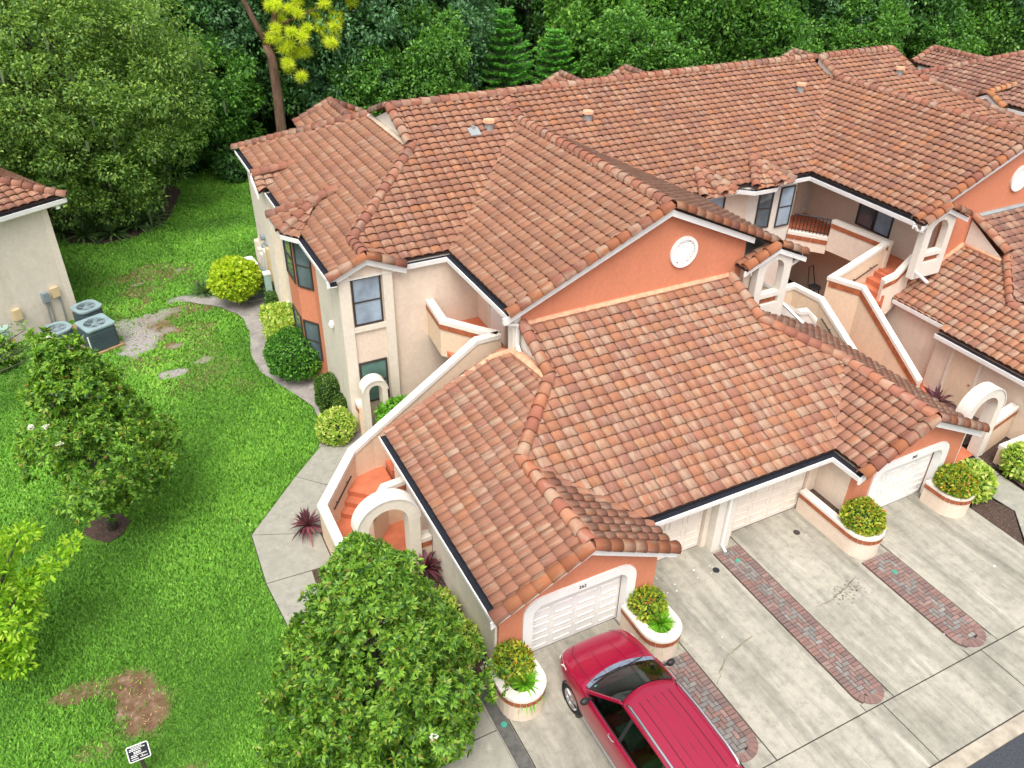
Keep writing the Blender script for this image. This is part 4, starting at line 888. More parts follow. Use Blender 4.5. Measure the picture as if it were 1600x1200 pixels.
window(bC, (43.34, 28.1, 4.6), (0, 1, 0), .85, 1.0, (-1, 0, 0), 'window_dark')
for y in (27.7, 29.1): part('pilaster', MB().box(43.28, y, 0, 43.36, y + .25, 5.88), 'trim_cream', bC)
finish_tiles(bC, 200)
bN = thing('condo_building', (-6, 40, 0), 'neighbouring stucco building corner cut by the left edge, beside air conditioners', 'building')
nu = Vector((.89, .456)).normalized(); nb = Vector((-nu.y, nu.x)); c0 = Vector((-2.26, 35.87))
q = lambda a, b: tuple(c0 + nu * a + nb * b)
part('wall', MB().prism([q(0, 0), q(-9, 0), q(-9, 9), q(0, 9)], 0, 5.1), 'stucco_grey', bN)
part('corner_post', MB().prism([q(.03, -.03), q(-.22, -.03), q(-.22, .3), q(.03, .3)], 0, 5.08), 'trim_cream', bN)
e = q(.75, -.42); e2 = q(-9, -.42); eb = q(.75, 9)
hipx = lambda t: q(.75 - t, -.42 + t)
roof(bN, ((*e, 5.3), tuple(nb), .45), [[e2, e, hipx(4.5), q(-9, 4.08)]], 'upper', inset=.18)
roof(bN, ((*e, 5.3), tuple(-nu), .45), [[e, eb, q(-3.75, 9), hipx(4.5)]], 'upper')
h_ = hipx(4.5); ridge(bN, (*e, 5.32), (*h_, 5.3 + .45 * 4.5))
pz = lambda p: (p[0], p[1], 5.28)
gutter(bN, [pz(e2), pz(q(.72, -.4))], -1)
part('soffit', MB().prism([q(.7, -.4), q(-9, -.4), q(-9, .1), q(0.05, .1), q(.05, 9), q(.7, 9)], 5.08, 5.13), 'trim_white', bN)
part('flood_light', MB().tube([(*q(.35, -.25), 5.05), (*q(.35, -.3), 4.9)], [.06, .09], 8), 'lamp_white', bN)
u_ = lambda a, b, z: (*q(a, b), z)
for a, w_, z, h, dpt, mat, nm in ((-.85, .32, 1.35, .42, .16, 'utility_tan', 'utility_box'), (-1.25, .26, 1.3, .4, .2, 'meter_grey', 'electric_meter'), (-2.5, .3, 1.0, .45, .16, 'utility_tan', 'utility_box')):
    part(nm, MB().obox(u_(a, -.005, z), (*nu * w_, 0), (*-nb * dpt, 0), (0, 0, h)), mat, bN)
part('conduit', MB().tube([u_(-.55, -.06, 1.3), u_(-.6, -.06, .05)], .03, 6).tube([u_(-1.0, -.06, 1.3), u_(-1.05, -.06, .05)], .03, 6).tube([u_(-1.15, -.06, 1.3), u_(-1.2, -.06, .05)], .03, 6), 'lead_grey', bN)
finish_tiles(bN, 150)

# ================================================================== free-standing arches and garden walls
def arch(name, label, x0, x1, y, th_, zt, wcol, mat, axis='x', solid=True):
    a = thing(name, ((x0 + x1) / 2, y, 0), label, 'arch', 'stucco entry arches'); r = (x1 - x0) / 2; ri = r - wcol; zc_ = zt - r
    out = [(x0, 0), (x0 + wcol, 0)] + [(x0 + wcol, zc_)] + arc(x0 + r, zc_, ri, 180, 0, 14)[1:] + [(x1 - wcol, 0), (x1, 0)] + arc(x0 + r, zc_, r, 0, 180, 20)
    part('arch_body', MB().plate(out, [], (0, y + th_ / 2, 0), (1, 0, 0), (0, 0, 1), th_), mat, a)
    ro = r + .0; rin = ri + .0
    path = arc(x0 + r, zc_, r + .012, 0, 180, 22)
    part('arch_cap', MB().plate(arc(x0 + r, zc_, r + .035, 0, 180, 22) + arc(x0 + r, zc_, r + .003, 180, 0, 22), [], (0, y + th_ / 2 + .03, 0), (1, 0, 0), (0, 0, 1), th_ + .06), 'trim_white', a)
    return a
arch('entry_arch', 'cream arch at the left stair landing behind the big magnolia', 3.75, 5.5, 16.0, .42, 2.95, .32, 'trim_cream')
arch('entry_arch', 'slim cream garden arch beside the yellow ball shrub near the house corner', 6.04, 6.86, 22.35, .42, 2.42, .18, 'trim_cream')
arch('entry_arch', 'white arch at the right edge between the two garage blocks', 22.95, 24.75, 12.5, .4, 2.95, .32, 'trim_white')
def low_wall(label, path, zb=0., mat='stucco_warm', bandside=-1):
    p = path[0]; t = thing('garden_wall', (p[0], p[1], 0), label, 'wall', 'low stucco garden walls'); parapet(t, path, (zb,), mat, bandside=bandside, thick=.24); return t
low_wall('low wall joining the house corner to the slim garden arch', [(6.05, 22.95, 1.35), (6.05, 22.55, 1.35)])
low_wall('low wall with tile band right of the white arch', [(24.75, 12.45, 1.35), (26.4, 12.75, 1.35)])
low_wall('low wall with tile band below the arch at the right edge behind shrubs', [(24.7, 11.75, .75), (28.0, 11.75, .75)])
low_wall('short wall between the left arch and the garage side', [(5.5, 16.0, 1.15), (5.84, 16.0, 1.15)])
low_wall('short wall between the left arch and the stair wall', [(3.45, 15.9, 1.1), (3.8, 16.0, 1.1)])
# ================================================================== ground, lawn, paving
def vnoise(x, y, seed):
    r = np.random.default_rng(seed); g = r.random((64, 64)); xi = np.floor(x).astype(int); yi = np.floor(y).astype(int); fx = x - xi; fy = y - yi
    fx = fx * fx * (3 - 2 * fx); fy = fy * fy * (3 - 2 * fy); a = lambda i, j: g[i % 64, j % 64]
    return (a(xi, yi) * (1 - fx) + a(xi + 1, yi) * fx) * (1 - fy) + (a(xi, yi + 1) * (1 - fx) + a(xi + 1, yi + 1) * fx) * fy
def fbm(x, y, seed): return sum(vnoise(x * 2 ** k, y * 2 ** k, seed + k) / 2 ** k for k in range(4)) / 1.875
DIRT = [(-2.2, 14.7, .62, .8, 1.1), (-2.4, 15.5, .6, .55, 1.), (-3.4, 15.75, .75, .3, .85), (-1.7, 12.5, .6, .3, .9), (-3.2, 13.9, .5, .3, .5), (.7, 39.0, 1.9, 1.1, .75), (.2, 37.3, .9, .6, .75), (.6, 33.6, .8, 1.2, .9), (2.0, 32.6, .8, 1.2, .65), (1.9, 31.0, 1.0, .8, .5),
        (-.2, 30.8, 1.1, .8, .6), (1.0, 28.6, 1.5, .9, .5), (3.0, 37.9, .8, 1.0, .4), (1.2, 20.3, .12, .2, .6), (-1.0, 36.0, 1.0, 1.0, .5), (2.2, 29.5, .8, .9, .45)]
SANDP = [(-.35, 32.7, .85, 1.1, 1.), (-.9, 33.9, .8, .9, .8), (.6, 34.6, .9, .5, .7), (1.2, 34.9, .5, .4, .7), (.55, 29.6, .55, .28, 1.0), (.9, 33.2, .3, .2, .6), (1.9, 30.1, .3, .2, .5), (.3, 38.2, .3, .15, .6), (2.3, 39, .2, .15, .5), (2.2, 35.8, .9, .35, .8), (1.1, 31.7, .35, .2, .6)]
def bare(x, y):
    n = fbm(x * 1.1 + 7, y * 1.1 + 3, 11); n2 = fbm(x * 3 + 1, y * 3, 31); d = np.zeros_like(x); s = np.zeros_like(x)
    for L, o in ((DIRT, 'd'), (SANDP, 's')):
        for cx, cy, rx, ry, a in L:
            q = ((x - cx) / rx) ** 2 + ((y - cy) / ry) ** 2; v = a * np.clip(1.5 - q - (n - .5) * 2.2 - (n2 - .5) * 1.6, 0, 1)
            if o == 'd': d = np.maximum(d, v)
            else: s = np.maximum(s, v)
    d = np.maximum(d, .78 * np.clip((n - .50) * 5, 0, 1) * np.clip((y - 26) / 3, 0, 1) * np.clip((40.5 - y) / 3, 0, 1) * np.clip((x + 1.5) / 1.5, 0, 1)); return np.clip(d, 0, 1), np.clip(s, 0, 1)
struct('ground', MB().poly([(-300, -60, -.06), (300, -60, -.06), (300, 420, -.06), (-300, 420, -.06)]), 'mulch')
nx, ny = 230, 460; X0, X1, Y0, Y1 = -14., 13., 4., 62.
gx, gy = np.meshgrid(np.linspace(X0, X1, nx), np.linspace(Y0, Y1, ny)); bd, bs = bare(gx, gy)
V = np.stack([gx.ravel(), gy.ravel(), (fbm(gx * .4, gy * .4, 5) - .5).ravel() * .05 - .01], 1); ii = (np.arange(ny - 1)[:, None] * nx + np.arange(nx - 1)[None]).ravel()
me = raw('lawn', V, np.stack([ii, ii + 1, ii + nx + 1, ii + nx], 1), 'lawn', smooth=True)
ca = me.color_attributes.new("bare", 'FLOAT_COLOR', 'POINT'); ca.data.foreach_set("color", np.stack([bd.ravel(), bs.ravel(), 0 * bd.ravel(), 0 * bd.ravel() + 1], 1).astype(np.float32).ravel())
tag(link('lawn', me), kind='structure')
struct('ground', MB().poly([(-200, 62, -.05), (200, 62, -.05), (200, 400, -.05), (-200, 400, -.05)]).poly([(13, 37, -.05), (200, 37, -.05), (200, 62, -.05), (13, 62, -.05)]), 'mulch')
def sheet(name, pts, z, mat, parent=None, th=.02):
    mb = MB().prism([(p[0], p[1]) for p in pts], z - th, z)
    return struct(name, mb, mat) if parent is None else part(name, mb, mat, parent)
SANDPATH = [(6.3, 20.3), (6.3, 22.3), (5.4, 22.43), (4.45, 22.58), (4.91, 24.21), (4.77, 25.39), (4.25, 26.74), (3.85, 27.89), (3.68, 29.28), (3.85, 30.83), (4.0, 31.93), (3.83, 33.3), (2.98, 34.61), (2.03, 35.46), (1.9, 36.0), (2.66, 35.9), (3.6, 36.4), (4.4, 37.2), (5.9, 37.4), (5.9, 23), (8, 23), (8, 20.3)]
def smooth(pts, n=4, amp=.05, seed=1, closed=True):
    r = random.Random(seed); P = [Vector(p) for p in pts]; out = []; m = len(P)
    for i in range(m if closed else m - 1):
        a, b, c, d = (P[i - 1], P[i], P[(i + 1) % m], P[(i + 2) % m]) if closed else (P[max(0, i - 1)], P[i], P[i + 1], P[min(m - 1, i + 2)])
        for k in range(n):
            t = k / n; q = .5 * ((2 * b) + (c - a) * t + (2 * a - 5 * b + 4 * c - d) * t * t + (3 * b - a - 3 * c + d) * t ** 3)
            out.append((q.x + r.uniform(-amp, amp), q.y + r.uniform(-amp, amp)))
    return out
def polyfill(name, pts, z, mat, kind='structure'):
    mb = MB(); tri = tessellate_polygon([[Vector((x, y, 0)) for x, y in pts]])
    mb.add([(x, y, z) for x, y in pts], [t if (pts[t[1]][0] - pts[t[0]][0]) * (pts[t[2]][1] - pts[t[0]][1]) - (pts[t[1]][1] - pts[t[0]][1]) * (pts[t[2]][0] - pts[t[0]][0]) > 0 else t[::-1] for t in tri])
    return struct(name, mb, mat, kind=kind)
polyfill('sand_path', smooth(SANDPATH[3:18], 3, .06, closed=False) + [(5.95, 37.4), (5.95, 22.2)], .034, 'sand')
polyfill('mulch_bed', smooth([(-3.05, 46.4), (-2.2, 44.4), (-.75, 43.6), (.95, 43.9), (2.6, 45.4), (4.0, 49.7), (2.6, 51.6), (-1, 51.5), (-4, 50)], 4, .1), .03, 'mulch')
polyfill('mulch_bed', smooth([(-3.0, 21.6), (-2.4, 20.9), (-1.75, 21.4), (-1.9, 22.0), (-2.6, 22.15)], 4, .05), .036, 'mulch')
polyfill('mulch_bed', smooth([(1.5, 11.6), (2.4, 10.6), (3.4, 11.5), (2.9, 12.9), (1.8, 12.7)], 4, .05), .036, 'mulch')
polyfill('mulch_bed', [(2.6, 16.2), (3.4, 16.0), (3.4, 18.4), (4.75, 20.1), (4.4, 20.3), (2.75, 18.9)], .05, 'mulch')
polyfill('mulch_bed', [(4.95, 11.4), (5.9, 11.6), (5.9, 15.9), (5.0, 15.9)], .05, 'mulch')
polyfill('garden_soil', [(6.05, 20.15), (8.7, 20.15), (10.5, 20.15), (10.5, 23.0), (6.05, 23.0)], .04, 'mulch')
polyfill('mulch_bed', [(21.95, 10.6), (22.85, 11.1), (23.05, 9.9), (21.95, 8.75)], .05, 'mulch')
polyfill('mulch_bed', [(24.3, 9.5), (29, 9.5), (29, 11.7), (24.5, 11.7)], .05, 'mulch')
polyfill('mulch_bed', [(24.6, 12.9), (26.5, 12.9), (26.5, 16), (24.9, 16)], .05, 'mulch')
polyfill('porch_paving', [(22.05, 11.6), (22.9, 12.3), (24.4, 12.4), (24.8, 15.5), (22.05, 15.5)], .055, 'terracotta_paint')
polyfill('courtyard', [(20, 15.5), (27, 15.5), (27, 24.3), (20, 24.3)], .04, 'terracotta_paint')
# sidewalk in cast slabs with open joints
walk = tag(bpy.data.objects.new('sidewalk', MB().poly([(1.2, 9), (6.6, 9), (6.6, 22.3), (4.4, 22.3), (1.2, 19)]).poly([(0, 0, 0)] * 3).mesh('sidewalk', 'mulch')), kind='structure') if False else None
def slabset(name, slabs, mat, base_mat='joint_dark', z=.05, gap=.016, label=None):
    mb = MB()
    for s in slabs:
        mb.add([(x, y, z - .035) for x, y in s], [tuple(range(len(s)))])
    root = struct(name, mb, base_mat)
    for s in slabs:
        cx = sum(p[0] for p in s) / len(s); cy = sum(p[1] for p in s) / len(s); q = []
        for i in range(len(s)):
            a, b, c = Vector(s[i - 1]), Vector(s[i]), Vector(s[(i + 1) % len(s)]); e1 = (b - a).normalized(); e2 = (c - b).normalized()
            n = (Vector((-e1.y, e1.x)) + Vector((-e2.y, e2.x))); n = n / max(.5, n.dot(Vector((-e1.y, e1.x)))); q.append(tuple(b + n * gap))
        part('concrete_slab', MB().prism(q, z - .03, z + random.uniform(-.003, .004)), mat, root)
    return root
slabset('sidewalk', [[(4.45, 22.58), (3.3, 21.4), (4.6, 20.0), (6.0, 20.05), (6.4, 22.1)], [(3.3, 21.4), (1.43, 19.31), (3.3, 18.5), (4.6, 20.0)], [(1.43, 19.31), (1.38, 17.2), (3.3, 17.1), (3.3, 18.5)],
    [(1.38, 17.2), (1.55, 15.4), (3.3, 15.4), (3.3, 17.1)], [(1.55, 15.4), (2.0, 13.9), (4.0, 14.4), (5.0, 15.85), (3.3, 15.85), (3.3, 15.4)], [(2.0, 13.9), (3.3, 12.0), (4.95, 13.4), (4.95, 14.4), (4.0, 14.4)], [(3.3, 12.0), (3.5, 10.3), (5.15, 10.3), (4.95, 13.4)], [(3.5, 10.3), (3.5, 7.2), (5.15, 7.2), (5.15, 10.3)]], 'concrete_walk')
sheet('driveway_base', [(5.12, 5.1), (24.3, 5.1), (24.3, 9.4), (21.97, 8.7), (21.97, 13.4), (5.12, 13.4)], .011, 'concrete')
drive = slabset('driveway', [[(5.52, 6.78), (9.42, 6.78), (9.42, 12.1), (5.52, 12.1)], [(10.52, 6.78), (13.33, 6.78), (13.33, 13.2), (9.42, 13.2), (9.42, 10.0), (10.52, 10.0)][0:3] + [(10.52, 13.2)], [(14.27, 6.78), (17.0, 6.78), (17.0, 13.2), (14.27, 13.2)], [(18.12, 6.78), (21.95, 6.78), (21.95, 12.1), (18.12, 12.1)],
    [(5.52, 5.1), (9.9, 5.1), (9.9, 6.78), (5.52, 6.78)], [(9.9, 5.1), (13.85, 5.1), (13.85, 6.78), (9.9, 6.78)], [(13.85, 5.1), (17.43, 5.1), (17.43, 6.78), (13.85, 6.78)], [(17.43, 5.1), (21.95, 5.1), (21.95, 6.78), (17.43, 6.78)],
    [(9.42, 11.5), (10.52, 11.5), (10.52, 12.4), (9.42, 12.4)], [(17.0, 11.9), (18.12, 11.9), (18.12, 12.4), (17.0, 12.4)], [(9.42, 6.78), (10.52, 6.78), (10.52, 7.3), (9.42, 7.3)], [(13.33, 6.78), (14.27, 6.78), (14.27, 7.0), (13.33, 7.0)], [(17.0, 6.78), (18.12, 6.78), (18.12, 7.0), (17.0, 7.0)]], 'concrete')
slabset('sidewalk', [[(21.97, 5.1), (24.0, 5.1), (24.2, 9.5), (22.0, 8.7)], [(22.0, 8.7), (24.2, 9.5), (24.3, 11.3), (23.0, 11.25), (23.1, 9.9)], [(23.0, 11.25), (24.3, 11.3), (24.5, 12.3), (22.9, 12.2)]], 'concrete_walk')
sheet('asphalt_patch', [(5.18, 7.2), (5.50, 7.2), (5.50, 11.5), (5.18, 11.5)], .046, 'asphalt_strip')
sheet('road', [(-60, -40), (120, -40), (120, 4.72), (-60, 4.72)], .0, 'asphalt')
sheet('kerb', [(-3, 4.73), (60, 4.73), (60, 5.085), (-3, 5.085)], .035, 'curb', th=.1)
plain('crack_stain', (.215, .19, .135), .95, var=.4, scale=6)
# cracks in two of the slabs
def crack(pts, wd, mat='joint_dark'):
    P = []; r = random.Random(3)
    for a, b in zip(pts[:-1], pts[1:]):
        for k in range(6): t = k / 6; P.append((a[0] + (b[0] - a[0]) * t + r.uniform(-.03, .03), a[1] + (b[1] - a[1]) * t + r.uniform(-.03, .03)))
    n = len(P); L = []; Rr = []
    for i, p in enumerate(P):
        w_ = wd * (.25 + .75 * math.sin(math.pi * min(i + .5, n - .5) / n)) * r.uniform(.6, 1.2); L.append((p[0], p[1] + w_, .0585)); Rr.append((p[0] + w_ * .3, p[1] - w_, .0585))
    part('crack', MB().add(L + Rr, [(n + i, n + i + 1, i + 1, i) for i in range(n - 1)]), mat, drive)
crack([(10.6, 9.0), (11.2, 9.5), (11.7, 9.65), (12.5, 9.75)], .03, 'crack_stain'); crack([(14.6, 9.75), (15.1, 9.75), (15.8, 9.9), (16.6, 10.1)], .022, 'crack_stain'); crack([(18.8, 10.9), (19.4, 10.8)], .016, 'crack_stain')
# oil spots and small litter on the slabs
r_ = random.Random(12)
def flecks(name, spots, mat, z=.0595):
    mb = MB()
    for x, y, s in spots:
        n = r_.randint(5, 7); a0 = r_.uniform(0, 6); mb.poly([(x + s * r_.uniform(.5, 1.2) * math.cos(a0 + 6.283 * i / n), y + s * r_.uniform(.4, 1.) * math.sin(a0 + 6.283 * i / n), z) for i in range(n)])
    struct(name, mb, mat, kind='stuff')
flecks('oil_spots', [(15.75 + r_.gauss(0, .28), 9.75 + r_.gauss(0, .16), r_.uniform(.015, .05)) for _ in range(60)] + [(16.0 + r_.gauss(0, .3), 11.5 + r_.gauss(0, .3), r_.uniform(.01, .03)) for _ in range(18)] + [(r_.uniform(5.7, 21.8), r_.uniform(5.3, 12), r_.uniform(.006, .02)) for _ in range(90)], 'crack_stain')
flecks('fallen_petals', [(r_.uniform(11, 13), r_.uniform(11.8, 12.9), r_.uniform(.015, .035)) for _ in range(9)] + [(r_.uniform(6, 21), r_.uniform(6, 12), .022) for _ in range(10)] + [(20.4, 8.6, .06)], 'white_paint')
# paver strips
CELL = .116
def pmesh(a, b):
    key = ('paver', round(a, 3), round(b, 3))
    if key not in RIDGE_ME:
        mb = MB(); g = .006; e = .012; z = .05
        mb.add([(g, g, 0), (a - g, g, 0), (a - g, b - g, 0), (g, b - g, 0), (g, g, z - .008), (a - g, g, z - .008), (a - g, b - g, z - .008), (g, b - g, z - .008), (e, e, z), (a - e, e, z), (a - e, b - e, z), (e, b - e, z)],
               [(0, 1, 5, 4), (1, 2, 6, 5), (2, 3, 7, 6), (3, 0, 4, 7), (4, 5, 9, 8), (5, 6, 10, 9), (6, 7, 11, 10), (7, 4, 8, 11), (8, 9, 10, 11)]); RIDGE_ME[key] = mb.mesh('paver', 'paver')
    return RIDGE_ME[key]
PC = [((.25, .145, .12), 4), ((.29, .185, .155), 3), ((.225, .21, .19), 6), ((.18, .135, .12), 3), ((.27, .25, .225), 2)]; PB = [((.26, .14, .115), 5), ((.20, .12, .105), 4), ((.28, .18, .15), 2)]
def paver_strip(x0, x1, y0, y1, label):
    xc = (x0 + x1) / 2; R = (x1 - x0) / 2; yc = y0 + R
    root = struct('paver_strip', MB().prism([(x0, yc + int((y1 - yc) / CELL) * CELL), (x0, yc)] + arc(xc, yc, R, 180, 360, 14)[1:-1] + [(x1, yc), (x1, yc + int((y1 - yc) / CELL) * CELL)], .0, .022), 'joint_dark')
    def put(x, y, a, b, ang=0., pal=PC):
        o = link('paver', pmesh(a, b), root); o.matrix_basis = Matrix.Translation(Vector((x, y, .02 + random.uniform(-.003, .003))) * K) @ Matrix.Rotation(ang + random.gauss(0, .012), 4, 'Z'); o.color = pick(pal)
    n = int((y1 - yc) / CELL)
    for k in range(n):
        put(x0, yc + k * CELL, 2 * CELL, CELL, pal=PB); put(x1 - 2 * CELL, yc + k * CELL, 2 * CELL, CELL, pal=PB)
    m = int(math.pi * R / (CELL * 1.25)); key = ('wedge', round(R, 3)); g_ = .006
    if key not in RIDGE_ME:
        a1 = math.pi / m / 2; pt = lambda r, q: (r * math.cos(q), r * math.sin(q)); RIDGE_ME[key] = MB().prism([pt(R - 2 * CELL + g_, -a1 + g_ / R), pt(R - g_, -a1 + g_ / R), pt(R - g_, a1 - g_ / R), pt(R - 2 * CELL + g_, a1 - g_ / R)], 0, .05).mesh('paver', 'paver')
    for k in range(m):
        o = link('paver', RIDGE_ME[key], root); o.matrix_basis = Matrix.Translation(Vector((xc, yc, .02)) * K) @ Matrix.Rotation(math.pi + math.pi * (k + .5) / m, 4, 'Z'); o.color = pick(PB)
    xa, xb = x0 + 2 * CELL, x1 - 2 * CELL; ncx = max(1, round((xb - xa) / CELL)); cw = (xb - xa) / ncx
    for j in range(-12, n):
        for i in range(-1, ncx + 1):
            k = (i - j) % 4; x = xa + i * cw; y = yc + j * CELL
            if k == 0: a, b, xx, yy = 2 * cw, CELL, x, y
            elif k == 3: a, b, xx, yy = cw, 2 * CELL, x, y
            else: continue
            xl, xr = max(xx, xa), min(xx + a, xb); yb, yt = yy, min(yy + b, yc + n * CELL)
            if xr - xl < cw * .6 or yt - yb < CELL * .6: continue
            if yb < yc and math.hypot((xl + xr) / 2 - xc, (yb + yt) / 2 - yc) > R - 2 * CELL + .045: continue
            put(xl, yb, xr - xl, yt - yb)
    return root
paver_strip(9.44, 10.5, 7.05, 10.2, ''); paver_strip(13.35, 14.25, 6.82, 12.7, ''); paver_strip(17.02, 18.1, 6.85, 10.5, '')
# small fittings in the paving
def disc(name, label, cat, x, y, r, mat, z=.064, group=None):
    t = thing(name, (x, y, .05), label, cat, group); part('cover', MB().lathe([(0, .0), (r * .8, .002), (r * .8, .006), (r, .006), (r, -.03)][::-1], (x, y, z), 14), mat, t); return t
disc('drain_cover', 'black round drain cover near the column between garage doors', 'drain cover', 13.0, 12.05, .1, 'gutter_dark')
disc('drain_cover', 'rusty round drain cover before the second recessed garage door', 'drain cover', 16.19, 12.2, .1, 'bronze')
for x, y, l in ((13.81, 12.07, 'green sprinkler valve cap in the middle paver strip'), (17.58, 9.72, 'green sprinkler valve cap in the right paver strip'), (5.36, 10.35, 'green sprinkler valve cap in the dark strip by the left planter')):
    t = thing('valve_cap', (x, y, .05), l, 'valve cap'); part('cap', MB().lathe([(.0, .02), (.04, .02), (.05, .012), (.075, .012), (.08, -.03)][::-1], (x, y, .065), 12), 'green_plastic', t)
# planters
def planter(label, x0, x1, yb, yf, soil=True):
    t = thing('planter', ((x0 + x1) / 2, (yb + yf) / 2, 0), label, 'planter', 'round-ended stucco planters'); R = (x1 - x0) / 2 - .13; xc = (x0 + x1) / 2; yc = yf + R + .13
    path = [(xc - R, yb, .85)] + [(x, y, .85) for x, y in arc(xc, yc, R, 180, 360, 12)] + [(xc + R, yb, .85)]
    parapet(t, path, (0.0,), 'stucco', thick=.19, cop=.085, bandside=-1, bh=.15, name='bowl')
    part('soil', MB().prism([(p[0] * .9 + xc * .1, p[1]) for p in path], .6, .7), 'mulch', t); return t
planter('planter left of the garage door behind the red car', 5.42, 6.6, 11.6, 10.15); planter('planter right of the garage door behind the red car', 9.38, 10.5, 11.6, 10.1)
planter('long planter with clipped shrub between the two right driveways', 16.85, 18.05, 13.0, 10.4); planter('planter at the right end of the garage doors beside the mulch bed', 20.75, 21.95, 11.6, 10.4)
# ================================================================== plants
ORD = ['first', 'second', 'third', 'fourth', 'fifth', 'sixth', 'seventh', 'eighth', 'ninth', 'tenth', 'eleventh', 'twelfth', 'thirteenth', 'fourteenth', 'fifteenth', 'sixteenth', 'seventeenth', 'eighteenth', 'nineteenth', 'twentieth']
def unit(v): return v / np.maximum(1e-9, np.linalg.norm(v, axis=1, keepdims=True))
def sphere(n): return unit(rng.normal(size=(n, 3)))
def leafmesh(P, A, N, L, W, fold=.25):
    """diamond leaves at P along A with face normal about N"""
    A = unit(A); N = unit(N - A * (A * N).sum(1, keepdims=True)); B = np.cross(A, N); n = len(P)
    L = np.broadcast_to(np.asarray(L, float).reshape(-1, 1), (n, 1)); W = np.broadcast_to(np.asarray(W, float).reshape(-1, 1), (n, 1))
    v = np.empty((n, 4, 3)); m = P + A * L * .48
    v[:, 0] = P; v[:, 1] = m + B * W * .5 + N * W * fold; v[:, 2] = P + A * L - N * L * .12; v[:, 3] = m - B * W * .5 + N * W * fold
    return v.reshape(-1, 3), np.arange(4 * n).reshape(n, 4)
def clumps(C_, R_, per, L, W, up=.5, tilt=.8, shell=.55):
    """leaves on clumps: centres C_, radii R_; returns points, axes, normals, sizes"""
    n = len(C_) * per; c = np.repeat(C_, per, 0); r = np.repeat(np.atleast_1d(R_), per)[:, None] if np.ndim(R_) else R_
    d = sphere(n); rad = shell + (1 - shell) * rng.random((n, 1)) ** .6; P = c + d * r * rad * np.array([1, 1, .75])
    A = unit(d + rng.normal(size=(n, 3)) * tilt * .6 + [0, 0, -.1]); N = unit(d * .6 + [0, 0, up] + rng.normal(size=(n, 3)) * tilt * .5)
    s = rng.uniform(.7, 1.25, n); return P, A, N, L * s, W * s
def crown_centres(c, rad, n, seed=0, inner=.35, flat=-.5):
    d = sphere(n * 3); d = d[d[:, 2] > flat][:n]; r = inner + (1 - inner) * rng.random((len(d), 1)) ** .45; return np.array(c) + d * r * np.array(rad)
def foliage(name, lists, mat, parent, base, extra=None):
    Vs, Fs, As, o = [], [], [], 0
    for P, A, N, L, W in lists:
        v, f = leafmesh(P, A, N, L, W); Vs.append(v); Fs.append(f + o); o += len(v); As.append(np.repeat(rng.random(len(P)), 4))
    return link(name, raw(name, np.concatenate(Vs), np.concatenate(Fs), mat, np.concatenate(As), base=base), parent)
def trunk_mb(base, top, r0, r1, limbs, wob=.15, n=8):
    b, t = Vector(base), Vector(top); path = []; rad = []; r = random.Random(int(abs(base[0] * 91 + base[1] * 37)))
    for i in range(7):
        k = i / 6; path.append(b + (t - b) * k + Vector((r.uniform(-wob, wob), r.uniform(-wob, wob), 0)) * (0 < i)); rad.append(r0 * (1.35 if i == 0 else 1) * (1 - k) + r1 * k)
    mb = MB().tube(path, rad, n)
    for e in limbs:
        e = Vector(e); k = r.uniform(.45, .95); i = min(5, int(k * 6)); s = path[i]; m = s + (e - s) * .55 + Vector((r.uniform(-wob, wob) * 2, r.uniform(-wob, wob) * 2, (e - s).length * .12))
        mb.tube([s, m, e], [rad[i] * .55, rad[i] * .3, .02], 5)
    return mb
def tree(name, label, base, h, crown_c, crown_r, ncl, clr, per, L, W, mat, barkm='bark', r0=.2, group=None, up=.5, nl=9, inner=.35, flat=-.5, cat='tree', at=None):
    t = thing(name, base, label, cat, group); cc = crown_centres(crown_c, crown_r, ncl, inner=inner, flat=flat)
    part('trunk', trunk_mb(base, (crown_c[0], crown_c[1], crown_c[2] + crown_r[2] * .45), r0, r0 * .25, [tuple(c) for c in cc[:nl]]), barkm, t, True)
    rr = clr * rng.uniform(.65, 1.25, len(cc)); foliage('crown', [clumps(cc, rr, per, L, W, up)], mat, t, base)
    return t, cc, rr
